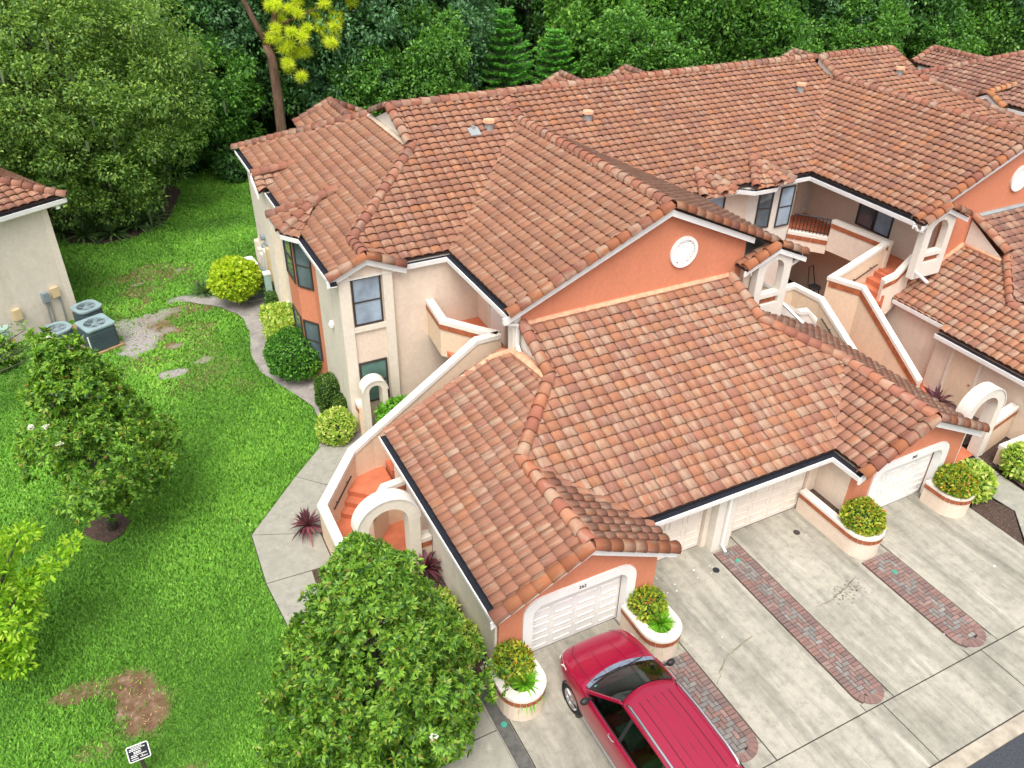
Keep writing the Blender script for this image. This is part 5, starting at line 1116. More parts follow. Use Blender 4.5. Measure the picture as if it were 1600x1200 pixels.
def bush(name, label, x, y, shape, size, n, L, W, mat, zc=None, group=None, cat='shrub', core='leaf_hedge_dark', jit=.06, stem=False):
    """clipped or loose shrub: 'ball' (rx, ry, rz) or 'box' (dx, dy, h)"""
    t = thing(name, (x, y, 0), label, cat, group)
    if shape == 'ball':
        rx, ry, rz = size; zc = zc if zc is not None else rz * .85; d = sphere(n); d = d[d[:, 2] > -.8]; bump = 1 + .14 * (fbm(d[:, 0] * 2.2 + x + 9, d[:, 1] * 2.2 + d[:, 2] * 1.7 + y, 3) - .5) * 2
        P = np.array([x, y, zc]) + d * np.array([rx, ry, rz]) * (bump * (1 - jit * 2.2 * rng.random(len(d)) ** 1.5))[:, None]; Nn = d
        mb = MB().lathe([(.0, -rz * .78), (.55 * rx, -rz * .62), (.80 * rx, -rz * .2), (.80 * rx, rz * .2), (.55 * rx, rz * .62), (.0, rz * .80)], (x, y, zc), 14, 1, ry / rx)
    else:
        dx, dy, h = size; a = np.array([dy * h, dy * h, dx * h, dx * h, dx * dy * 1.3]); k = rng.choice(5, n, p=a / a.sum()); u, v = rng.random(n) - .5, rng.random(n); P = np.zeros((n, 3)); Nn = np.zeros((n, 3))
        for i, (sx, sy) in enumerate(((-1, 0), (1, 0), (0, -1), (0, 1))):
            m = k == i; P[m] = np.stack([np.where(sx, sx * dx / 2, u[m] * dx), np.where(sy, sy * dy / 2, u[m] * dy), v[m] * h], 1); Nn[m] = [sx, sy, .3]
        m = k == 4; P[m] = np.stack([u[m] * dx, (v[m] - .5) * dy, np.full(m.sum(), h)], 1); Nn[m] = [0, 0, 1]
        bl = (fbm(P[:, 0] * 2 + x + 40, P[:, 1] * 2 + P[:, 2] * 2 + y, 3) - .5); P += Nn * (bl * .25 - jit * rng.random(n))[:, None]; P = P * (1 - .10 * ((np.abs(P[:, :1]) / dx * 2) ** 6 + (np.abs(P[:, 1:2]) / dy * 2) ** 6) * np.array([[.4, .4, 1]])) + [x, y, 0]
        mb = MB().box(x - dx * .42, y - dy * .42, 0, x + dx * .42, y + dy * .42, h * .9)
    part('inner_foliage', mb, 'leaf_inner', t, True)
    A = unit(Nn + rng.normal(size=Nn.shape) * .8 + [0, 0, .25]); N = unit(Nn + rng.normal(size=Nn.shape) * .45 + [0, 0, .3]); s = rng.uniform(.7, 1.3, len(P))
    foliage('foliage', [(P, A, N, L * s, W * s)], mat, t, (x, y, 0))
    if stem: part('stem', MB().tube([(x, y, 0), (x, y, zc)], .06, 6).tube([(x + .35, y - .25, 0), (x + .1, y, zc)], .02, 5), 'bark', t)
    return t
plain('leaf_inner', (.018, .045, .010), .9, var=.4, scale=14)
def straps(name, label, x, y, z, n, L, W, mat, arch_=.55, cat='plant', group=None, th=None, stalk=0.):
    """rosette of arching strap leaves, three segments each"""
    t = th or thing(name, (x, y, z), label, cat, group); az = rng.uniform(0, 2 * math.pi, n); el = rng.uniform(.15, 1.35, n); L = L * rng.uniform(.65, 1.15, n); h = np.stack([np.cos(az), np.sin(az), np.zeros(n)], 1); b = np.stack([-np.sin(az), np.cos(az), np.zeros(n)], 1)
    V = []; segs = [(0, .5), (.4, 1.), (.75, .7), (1, .04)]
    for s, w_ in segs:
        p = np.array([x, y, z + stalk]) + h * (L * s * np.cos(el))[:, None] + np.array([0, 0, 1]) * (L * s * np.sin(el) - arch_ * L * s * s * np.cos(el))[:, None]; V += [p - b * W * w_ / 2, p + b * W * w_ / 2]
    V = np.stack(V, 1).reshape(-1, 3); o = np.arange(n)[:, None] * 8; F = np.concatenate([o + np.array([[2 * k, 2 * k + 1, 2 * k + 3, 2 * k + 2]]) for k in range(3)])
    link('leaves', raw('leaves', V, F, mat, np.repeat(rng.random(n), 8), base=base_of(t)), t)
    if stalk: part('stem', MB().tube([(x, y, z), (x, y, z + stalk)], .03, 5), 'bark', t)
    return t
# --- shrubs along the house
bush('globe_shrub', 'bright yellow-green rounded shrub on thin stems beside the house condensers', 4.15, 34.2, 'ball', (1.02, 1.0, .85), 4200, .20, .12, 'leaf_yellow', zc=1.25, stem=True)
bush('hedge_shrub', 'cream variegated square-cut shrub below the orange bay', 5.12, 30.2, 'box', (1.15, 2.2, 1.25), 4200, .17, .10, 'leaf_variegated')
bush('globe_shrub', 'large dense green clipped globe shrub by the orange bay', 4.95, 27.4, 'ball', (1.1, 1.2, .92), 7000, .10, .06, 'leaf_boxgreen', zc=1.0)
bush('box_shrub', 'taller upright clipped shrub against the cream house corner', 5.42, 24.75, 'box', (.72, .9, 1.3), 3000, .08, .05, 'leaf_hedge_dark')
bush('box_shrub', 'smaller upright clipped shrub nearest the garden arch', 5.72, 23.85, 'box', (.5, .55, .95), 1800, .08, .05, 'leaf_hedge_dark')
bush('globe_shrub', 'small yellow-speckled ball shrub at the foot of the slim garden arch', 5.15, 22.85, 'ball', (.66, .64, .58), 2800, .12, .07, 'leaf_variegated')
bush('box_shrub', 'small clipped shrub below the grey condenser drum', 5.45, 33.6, 'box', (.45, .55, .95), 1200, .09, .055, 'leaf_hedge_dark'); bush('box_shrub', 'clipped shrub between the meters and the variegated hedge', 5.4, 32.5, 'box', (.62, .8, 1.05), 1800, .09, .055, 'leaf_hedge_dark')
straps('liriope', 'dark grassy clump left of the yellow globe shrub', 2.95, 35.9, 0, 170, 1.0, .06, 'leaf_palmetto')
# garden behind the arch
bush('garden_shrub', 'light feathery green shrub behind the slim garden arch', 7.1, 21.9, 'ball', (.75, .6, .65), 2600, .16, .07, 'leaf_fern', zc=.95, jit=.25); bush('garden_shrub', 'dark leafy shrub below the stair wall in the side garden', 7.3, 20.9, 'ball', (.7, .55, .5), 2200, .18, .10, 'leaf_boxgreen', zc=.6, jit=.25)
straps('cordyline', 'small purple-green cordyline at the end of the side garden', 8.25, 21.6, 0, 40, .8, .09, 'leaf_palmetto', stalk=.6)
straps('cordyline', 'burgundy cordyline beside the walk outside the stair wall', 2.98, 18.7, .05, 60, .68, .075, 'leaf_cordyline', stalk=.25); straps('cordyline', 'burgundy cordyline beside the garage side wall right of the arch', 5.45, 15.4, .05, 60, .75, .08, 'leaf_cordyline', stalk=.4)
straps('cordyline', 'burgundy cordyline seen through the white arch at right', 24.3, 14.3, .05, 70, .95, .09, 'leaf_cordyline', stalk=1.0)
bush('globe_shrub', 'low variegated shrub at the garage side wall under the big magnolia', 5.35, 12.8, 'ball', (.42, .7, .45), 1500, .12, .07, 'leaf_variegated', jit=.2); bush('globe_shrub', 'second low variegated shrub at the garage wall, nearest the walk', 5.3, 14.0, 'ball', (.4, .6, .42), 1200, .12, .07, 'leaf_variegated', jit=.2)
# planter plants
def planter_plants(x, y, where, kind):
    if kind == 'lir':
        bush('ixora_shrub', 'red-tipped shrub at the back of the ' + where, x, y + .33, 'ball', (.46, .50, .38), 2000, .11, .06, 'leaf_ixora', zc=.98, jit=.22, group='shrubs in the planters')
        straps('liriope', 'grassy tuft at the front of the ' + where, x + .02, y - .2, .74, 340, .62, .038, 'leaf_liriope', .8, group='grassy tufts in the planters')
    else: bush('ixora_shrub', 'clipped red-tipped ixora shrub in the ' + where, x, y, 'ball', (.55, .60, .48), 2800, .10, .06, 'leaf_ixora', zc=1.08, jit=.1, group='shrubs in the planters')
planter_plants(6.02, 10.85, 'left planter before the orange garage', 'lir'); planter_plants(9.95, 10.9, 'planter between the red car and the paver strip', 'lir')
planter_plants(17.45, 11.1, 'long planter between driveways', 'b'); planter_plants(21.3, 11.0, 'right-end planter', 'b')
bush('globe_shrub', 'loose variegated shrub right behind the right-end planter', 22.45, 11.15, 'ball', (.68, .65, .62), 2200, .15, .09, 'leaf_variegated', jit=.18)
bush('globe_shrub', 'variegated shrub below the low walls at the right edge', 25.0, 11.1, 'ball', (.75, .6, .6), 2200, .15, .09, 'leaf_variegated', jit=.18); bush('globe_shrub', 'variegated shrub cut by the right edge of the photo', 26.3, 10.8, 'ball', (.8, .65, .65), 2200, .15, .09, 'leaf_variegated', jit=.18)
bush('globe_shrub', 'green shrub at the left edge by the utility pedestal', -5.3, 32.9, 'ball', (.75, .7, .7), 1500, .16, .10, 'leaf_magnolia', jit=.2)
# --- magnolias
def magnolia(label, base, cc, cr, ncl, per, group='magnolia trees on the lawn'):
    t, c, r = tree('magnolia_tree', label, base, 5, cc, cr, ncl, .55, per, .24, .105, 'leaf_magnolia', r0=.13, up=.7, nl=26, inner=.25, flat=-.9, group=group)
    return t, c, r
def magnolia_cone(label, base, h, R, ncl, per, leaf=.24, nflow=12, z0=.35, seed=1, lean=0.):
    """pyramidal magnolia: clumps round a cone, whorls of leaves at twig ends, a few open flowers"""
    t = thing('magnolia_tree', base, label, 'tree', 'magnolia trees on the lawn'); x, y, _ = base; cs = []; rd = []
    for i in range(ncl):
        k = rng.random() ** 1.35; z = z0 + k * (h - z0); rr = R * (min(1, (k + .12) / .3) ** .6) * (1 - max(0, k - .22) / .80) ** .75 + .10; a = rng.uniform(0, 2 * math.pi); q = rng.uniform(.18, 1.0) ** .6; rr *= .86 + .30 * fbm(np.array([a * 1.3 + seed]), np.array([z * .9 + seed * 3]), 9)[0] * 2 * rng.random()
        cs.append((x + lean * (1 - k) + rr * q * math.cos(a), y + rr * q * math.sin(a), z + rng.normal() * .1)); rd.append(rng.uniform(.20, .42) * (1.15 - .4 * k))
    cs = np.array(cs); rd = np.array(rd); n = len(cs)
    part('trunk', trunk_mb(base, (x + .05, y, h * .93), .12, .02, [tuple(c) for c in cs[:26]], .06), 'bark', t, True)
    # rosettes: twig ends on each clump, each carrying a whorl of leaves
    tw = 11; c = np.repeat(cs, tw, 0); r = np.repeat(rd, tw)[:, None]; ax = np.repeat(unit(cs - np.array([x, y, h * .35]) + 1e-6), tw, 0); d = unit(sphere(n * tw) + ax * .75 + [0, 0, .35]); E = c + d * r
    m = per; EE = np.repeat(E, m, 0); dd = np.repeat(d, m, 0); s = sphere(len(EE)); A = unit(s - dd * (s * dd).sum(1, keepdims=True) * .75 + dd * .55); N = unit(dd + .35 * rng.normal(size=dd.shape) + [0, 0, .25]); sz = rng.uniform(.7, 1.2, len(EE))
    foliage('crown', [(EE + A * .02, A, N, leaf * sz, leaf * .37 * sz)], 'leaf_magnolia', t, base)
    fl = E[rng.permutation(len(E))]; out = (fl - np.array([x, y, h * .3])); fl = fl[(out @ np.array([-.2, -.75, .65]) > R * .55)][:nflow]
    for p in fl:
        m = 14; d = sphere(m); d[:, 2] = np.abs(d[:, 2]) + .15; d = unit(d); foliage('flower', [(np.repeat(p[None] + [0, 0, .05], m, 0), d, np.tile([[0, 0, 1.]], (m, 1)) + d * .5, np.full(m, .12), np.full(m, .12))], 'petal', t, base)
    return t
magnolia_cone('pyramidal magnolia with a mulch ring on the lawn at left', (-2.2, 21.45, 0), 6.3, 1.8, 270, 13, .165, 16, z0=1.75, lean=.5)
magnolia_cone('largest magnolia, in front of the stair landing at bottom centre', (2.75, 11.3, 0), 5.75, 2.2, 560, 14, .15, 16, z0=.5)
# --- bright crape myrtle at the left edge and a branch before the neighbour's wall
def loose_tree(name, label, base, tips, leaf, mat, per=120, cl=.45, r0=.09):
    t = thing(name, base, label, 'tree'); b = Vector(base); mb = MB(); cs = []
    for tp in tips:
        tp = Vector(tp); m = b + (tp - b) * .5 + Vector((0, 0, .5)); mb.tube([b, m, tp], [r0, r0 * .5, .012], 5)
        for k in (.55, .7, .82, .92, 1.): q = m + (tp - m) * ((k - .5) * 2) if k > .5 else m; cs.append(tuple(q + Vector((rng.normal() * .15, rng.normal() * .15, rng.normal() * .12))))
    part('trunk', mb, 'bark', t, True); cs = np.array(cs); foliage('crown', [clumps(cs, cl * rng.uniform(.6, 1.2, len(cs)), per, leaf, leaf * .42, .6, shell=.1)], mat, t, base); return t
loose_tree('crape_myrtle', 'bright yellow-green loose tree cut by the left edge of the lawn', (-5.4, 17.2, 0), [(-3.7, 17.9, 3.6), (-4.2, 17.0, 4.2), (-4.0, 18.6, 2.8), (-3.9, 17.2, 2.5), (-4.4, 16.2, 2.6), (-4.3, 16.0, 1.7), (-4.7, 17.6, 4.6), (-4.9, 16.6, 3.6), (-3.95, 17.6, 1.7), (-4.8, 15.6, 2.2), (-2.95, 17.7, 3.0)], .16, 'leaf_myrtle', 95, .36)
loose_tree('young_tree', 'thin dark-leaved branch tip reaching in at left before the cream wall', (-8.5, 29.0, 0), [(-3.15, 29.1, 2.75), (-3.5, 29.0, 3.3), (-2.75, 29.1, 2.35), (-3.6, 29.2, 2.7), (-3.9, 29, 3.5)], .16, 'leaf_oak', 15, .22, .05)
# --- oak with moss over a mulch bed
oak, oc, orr = tree('oak_tree', 'broad old oak hung with grey moss over a mulch bed at upper left', (.6, 47.4, 0), 13, (-2.2, 47.0, 6.9), (8.4, 6.2, 6.7), 760, .9, 190, .18, .095, 'leaf_oak', r0=.42, up=.7, nl=70, inner=.3, flat=-.96)
n = 260; k = rng.integers(0, len(oc), n); P = oc[k] + rng.normal(size=(n, 3)) * [.6, .6, .2] - [0, 0, .4]; ln = rng.uniform(.3, 1.1, n); az = rng.uniform(0, math.pi, n); b = np.stack([np.cos(az), np.sin(az), np.zeros(n)], 1) * .05
V = np.stack([P - b, P + b, P + b * 1.4 - np.array([0, 0, .6]) * ln[:, None], P - b * 1.4 - np.array([0, 0, .6]) * ln[:, None], P - np.array([0, 0, 1.]) * ln[:, None]], 1).reshape(-1, 3); o = np.arange(n)[:, None] * 5
link('hanging_moss', raw('hanging_moss', V, np.concatenate([o + [[0, 1, 2, 3]], o + [[3, 2, 4, 4]]])[:n * 2] if False else np.concatenate([o + [[0, 1, 2]], o + [[0, 2, 3]], o + [[3, 2, 4]]]), 'moss_grey', np.repeat(rng.random(n), 5), base=(.6, 47.4, 0)), oak)['kind'] = 'stuff'
for i, (x, y) in enumerate(((-1.5, 44.6), (-.2, 44.3), (1.0, 44.9), (-2.4, 45.6), (.3, 45.4), (-.9, 45.8), (2.1, 46.2), (1.6, 45.2))):
    straps('palmetto', ORD[sorted((-1.5, -.2, 1.0, -2.4, .3, -.9, 2.1, 1.6)).index(x)] + ' palmetto clump from left in the mulch bed beneath the mossy oak', x, y, .0, 60, 1.35, .12, 'leaf_palmetto', .5, group='palmettos under the oak', stalk=.2)
# --- forest behind: a few built trees, then copies
def forest_tree(i, mat, h, R, ncl, per, L, name='forest_tree', barkm='bark'):
    base = (0, 0, 0); t = thing(name, base, 'x', 'tree', 'forest trees behind the buildings'); cc = crown_centres((0, 0, h * .56), (R, R, h * .46), ncl, inner=.3, flat=-.95)
    part('trunk', trunk_mb(base, (.2, .1, h * .85), .26, .05, [tuple(c) for c in cc[:18]]), barkm, t, True); rr = R * .24 * rng.uniform(.6, 1.3, len(cc))
    foliage('crown', [clumps(cc, rr, per, L, L * .55, .6)], mat, t, base); return t
def dup(root, loc, rz, s, label, group):
    r = root.copy(); C.objects.link(r); r.location = Vector(loc) * K; r.rotation_euler = (0, 0, rz); r.scale = (s, s, s * random.uniform(.92, 1.1)); r['label'] = label; r['group'] = group
    for ch in list(root.children):
        c = ch.copy(); C.objects.link(c); c.parent = r
    LAST[0] = r; return r
FT = []; LAST = [None]
kinds = [('leaf_forest_dark', 15, 4.2, 200, 150, .27, 'dark dense'), ('leaf_forest', 15.5, 4.6, 210, 150, .28, 'mid-green'), ('leaf_forest_bright', 13.5, 3.9, 190, 150, .28, 'bright green'), ('leaf_forest_blue', 14.5, 4.1, 200, 150, .26, 'bluish green'), ('leaf_forest_bright', 11, 3.6, 160, 120, .36, 'broad-leaved light green'), ('leaf_forest', 8, 2.7, 120, 130, .23, 'low young')]
protos = [forest_tree(i, *k[:6]) for i, k in enumerate(kinds)]; used = set(); fr = random.Random(21)
def place_forest(x, y, k, s=1.):
    lab = 'x'; g = 'forest trees behind the buildings'
    if k not in used:
        p = protos[k]; p.location = Vector((x, y, 0)) * K; p.rotation_euler.z = fr.uniform(0, 6.3); p.scale = (s, s, s); p['label'] = lab; p['group'] = g; used.add(k); FT.append((x, y, p, k))
    else: dup(protos[k], (x, y, 0), fr.uniform(0, 6.3), s * fr.uniform(.88, 1.15), lab, g); FT.append((x, y, C.objects[-1] if False else LAST[0], k))
FR = [(-12, 60, 1), (-6, 59, 0), (-1, 57.5, 3), (4.5, 56, 0), (9, 55.5, 3), (14, 54.5, 0), (18, 55, 2), (22.0, 55, 3), (34.5, 52, 4), (38.5, 53.5, 2), (42.5, 50.5, 1), (47.5, 51, 0), (52, 47.5, 3), (57, 46.5, 0), (62, 44, 1), (67, 42, 3), (73, 40, 0), (79, 38, 1),
      (6.5, 52.5, 5), (16, 50, 5), (20, 49.5, 5), (34.5, 49.5, 5), (44.5, 46.5, 5), (50.5, 44, 5), (37, 48, 5), (57, 42, 5), (16.5, 52, 3)]
for x, y, k in FR: place_forest(x + fr.uniform(-.8, .8), y + fr.uniform(-.8, .8), k)
for j, (yy, st) in enumerate(((62, 5.2), (69, 5.6), (77, 6.2), (88, 7))):
    x = -20
    while x < 92: place_forest(x + fr.uniform(-1, 1), yy - (x > 40) * (x - 40) * .28 + fr.uniform(-1.4, 1.4), fr.choice((0, 1, 1, 2, 3, 4, 0) if x < 45 else (0, 1, 1, 3, 0, 3)), 1.06); x += st
for x, y in ((4, 52.3), (7.6, 50.6), (9.4, 50.0), (11.2, 49.6), (2.6, 53.5)): bush('understorey_shrub', ORD[round(x * 0) + [4, 7.6, 9.4, 11.2, 2.6].index(x)] + ' dark low shrub at the forest edge behind the lawn', x, y, 'ball', (1.5, 1.2, 1.1), 1500, .3, .16, 'leaf_forest_dark', jit=.25, group='understorey shrubs along the forest edge')
ORDN = lambda i: ORD[i] if i < len(ORD) else f'{i + 1}th'
rows = {}
for x, y, o, k in FT: rows.setdefault('front edge row' if y < 50.6 else 'first full row' if y < 57.5 else 'second row' if y < 66 else 'third row' if y < 73 else 'fourth row' if y < 82 else 'rearmost row', []).append((x, o, k))
for nm, L in rows.items():
    for i, (x, o, k) in enumerate(sorted(L, key=lambda q: q[0])): o['label'] = f'{kinds[k][6]} tree, {ORDN(i)} from left in the {nm} of the forest'
# --- tall pine with a forked reddish trunk
pine = thing('pine_tree', (10.2, 50, 0), 'tall pine with forked reddish trunk and yellow-green needle tufts', 'tree')
part('trunk', MB().tube([(10.1, 50, 0), (10.28, 50, 2.7), (10.33, 50, 5.0), (10.3, 50, 6.9), (10.1, 50, 7.6)], [.36, .31, .29, .27, .25], 10).tube([(10.25, 50, 7.2), (9.7, 50, 8.6), (9.1, 50, 10.2), (8.6, 50, 13)], [.2, .16, .13, .08], 8).tube([(10.2, 50, 7.2), (10.6, 49.8, 8.6), (11.0, 49.6, 10.5), (11.3, 49.6, 13)], [.2, .17, .13, .07], 8)
     .tube([(10.6, 49.8, 8.5), (11.9, 49.4, 9.0), (13.6, 49.2, 9.6)], [.09, .06, .02], 6).tube([(10.5, 49.8, 8.2), (11.3, 49.5, 7.9), (12.0, 49.4, 7.3)], [.07, .04, .02], 6), 'bark_pine', pine, True)
tc = np.array([(11.3, 49.4, 6.6), (11.6, 49.3, 7.0), (12.0, 49.3, 7.3), (11.2, 49.3, 7.5), (12.5, 49.2, 7.6), (13.0, 49.2, 7.9), (13.6, 49.1, 8.0), (13.9, 49.1, 8.5), (13.5, 49.0, 8.9), (14.1, 49.1, 9.3), (11.0, 49.5, 8.6), (11.5, 49.4, 9.2), (12.2, 49.2, 9.4), (13.0, 49.1, 9.8), (13.8, 49.0, 10.1), (11.6, 49.4, 10.2), (12.4, 49.3, 10.6), (10.6, 49.5, 9.5), (13.3, 49, 10.9), (14.3, 49.1, 10.6), (11.0, 49.4, 8.0), (12.7, 49.2, 8.6), (10.9, 49.5, 10.8), (12.0, 49.4, 11.4), (13.6, 49.3, 11.8)])
tc = np.concatenate([tc + rng.normal(size=tc.shape) * .22, tc + rng.normal(size=tc.shape) * .5]); tc = (tc - [12.3, 49.2, 9]) * [1.12, 1.12, 1.08] + [12.3, 49.2, 9]; m = 330; c = np.repeat(tc, m, 0); d = sphere(len(c)); d[:, 2] = d[:, 2] * .8 + .12
foliage('crown', [(c, d, sphere(len(c)), rng.uniform(.25, .58, len(c)), np.full(len(c), .036))], 'leaf_pine', pine, (10.2, 50, 0))
# --- Norfolk pines: tiers of upswept plumes
def norfolk(label, x, y, h, R):
    t = thing('norfolk_pine', (x, y, 0), label, 'tree', 'tiered pines behind the ridge'); part('trunk', MB().tube([(x, y, 0), (x, y, h)], [.16, .02], 7), 'bark', t); L = []; n_t = 15; br = MB()
    for k in range(n_t):
        z = h * (.08 + .9 * k / n_t); r = (R * (1 - k / n_t) ** .8 + .15)
        for j in range(7):
            a = 2 * math.pi * (j + .5 * (k % 2)) / 7 + rng.normal() * .22; r = (R * (1 - k / n_t) ** .8 + .15) * rng.uniform(.62, 1.12); m = int(60 + 90 * r); s = rng.random(m) ** .8; dr = np.array([math.cos(a), math.sin(a), 0]); sd_ = np.array([-math.sin(a), math.cos(a), 0])
            P = np.array([x, y, z]) + dr * (s * r)[:, None] + np.array([0, 0, 1]) * (-.10 * s * r + .30 * s ** 3 * r)[:, None]
            sg = rng.choice([-1, 1], m); A = dr * .7 + sd_ * sg[:, None] * .8 + rng.normal(size=(m, 3)) * .2 + [0, 0, .25]; L.append((P, A, np.tile([[0, 0, 1.]], (m, 1)) + rng.normal(size=(m, 3)) * .3, (.34 * (1 - .55 * s) + .12), np.full(m, .07)))
            br.tube([(x, y, z), (x + dr[0] * r, y + dr[1] * r, z + .18 * r)], [.03, .008], 4)
    part('branches', br, 'bark', t); foliage('crown', L, 'leaf_norfolk', t, (x, y, 0))
norfolk('left and brighter of two tiered pines above the roof ridge', 25.9, 51.4, 8.8, 3.1); norfolk('right and shorter of two tiered pines above the roof ridge', 29.2, 50.6, 7.4, 2.9)
# --- grass
n = 820000; u = rng.random(n); yy = 5 + 48 * u ** 1.55; xx = -9 + rng.random(n) * 21
bd, bs = bare(xx, yy); keep = rng.random(n) > np.clip(bd * 1.05 + bs * 1.3, 0, .97)
def inside(poly, x, y):
    r = np.zeros(len(x), bool); m = len(poly)
    for i in range(m):
        (x0, y0), (x1, y1) = poly[i], poly[i - 1]
        with np.errstate(divide='ignore', invalid='ignore'): r ^= ((y0 > y) != (y1 > y)) & (x < (x1 - x0) * (y - y0) / (y1 - y0) + x0)
    return r
LAWN = [(-20, 5), (3.4, 5), (3.42, 10.3), (3.2, 12.0), (1.95, 13.9), (1.5, 15.4), (1.33, 17.2), (1.38, 19.31), (3.3, 21.5), (4.4, 22.65)] + SANDPATH[4:16] + [(3.6, 36.6), (4.4, 37.3), (5.9, 37.5), (12, 38), (12, 53), (-20, 53)]
keep &= inside(LAWN, xx, yy)
for cx, cy, r in ((-2.35, 21.5, .68), (2.4, 11.7, .9)): keep &= np.hypot(xx - cx, yy - cy) > r
keep &= ~inside([(-3.05, 46.4), (-2.2, 44.4), (-.75, 43.6), (.95, 43.9), (2.6, 45.4), (4, 49.7), (4, 60), (-6, 60)], xx, yy)
xx, yy = xx[keep], yy[keep]; n = len(xx); pt = fbm(xx * .5, yy * .5, 77); sc_ = (.8 + .25 * (yy - 5) / 40) * rng.uniform(.6, 1.2, n) * (.75 + .6 * pt)
az = rng.uniform(0, 2 * math.pi, n); h = np.stack([np.cos(az), np.sin(az), np.zeros(n)], 1); b = np.stack([-np.sin(az), np.cos(az), np.zeros(n)], 1); P = np.stack([xx, yy, np.full(n, .0)], 1)
ht = .075 * sc_; wd = .021 * sc_ * (1 + (yy - 5) / 28); V = np.stack([P - b * wd[:, None], P + b * wd[:, None], P + h * (ht * .9)[:, None] + np.array([0, 0, 1]) * ht[:, None]], 1).reshape(-1, 3)
tag(link('grass', raw('grass', V, np.arange(3 * n).reshape(n, 3), 'grass_blade', np.repeat(np.clip(rng.normal(.34 + .95 * (pt - .45), .19), 0, 1), 3))), kind='stuff')
n = 15000; xx = -6 + rng.random(n) * 12; yy = 11 + rng.random(n) * 30; bd, bs = bare(xx, yy); k = (rng.random(n) < bd * .9) & inside(LAWN, xx, yy); xx, yy = xx[k], yy[k]; n = len(xx)
az = rng.uniform(0, 6.28, n); h = np.stack([np.cos(az), np.sin(az), np.zeros(n)], 1); b = np.stack([-np.sin(az), np.cos(az), np.zeros(n)], 1); P = np.stack([xx, yy, np.full(n, .005)], 1)
V = np.stack([P - b * .011, P + b * .011, P + h * .08 + [0, 0, .03]], 1).reshape(-1, 3); tag(link('dry_grass', raw('dry_grass', V, np.arange(3 * n).reshape(n, 3), 'dry_blade', np.repeat(rng.random(n), 3))), kind='stuff')
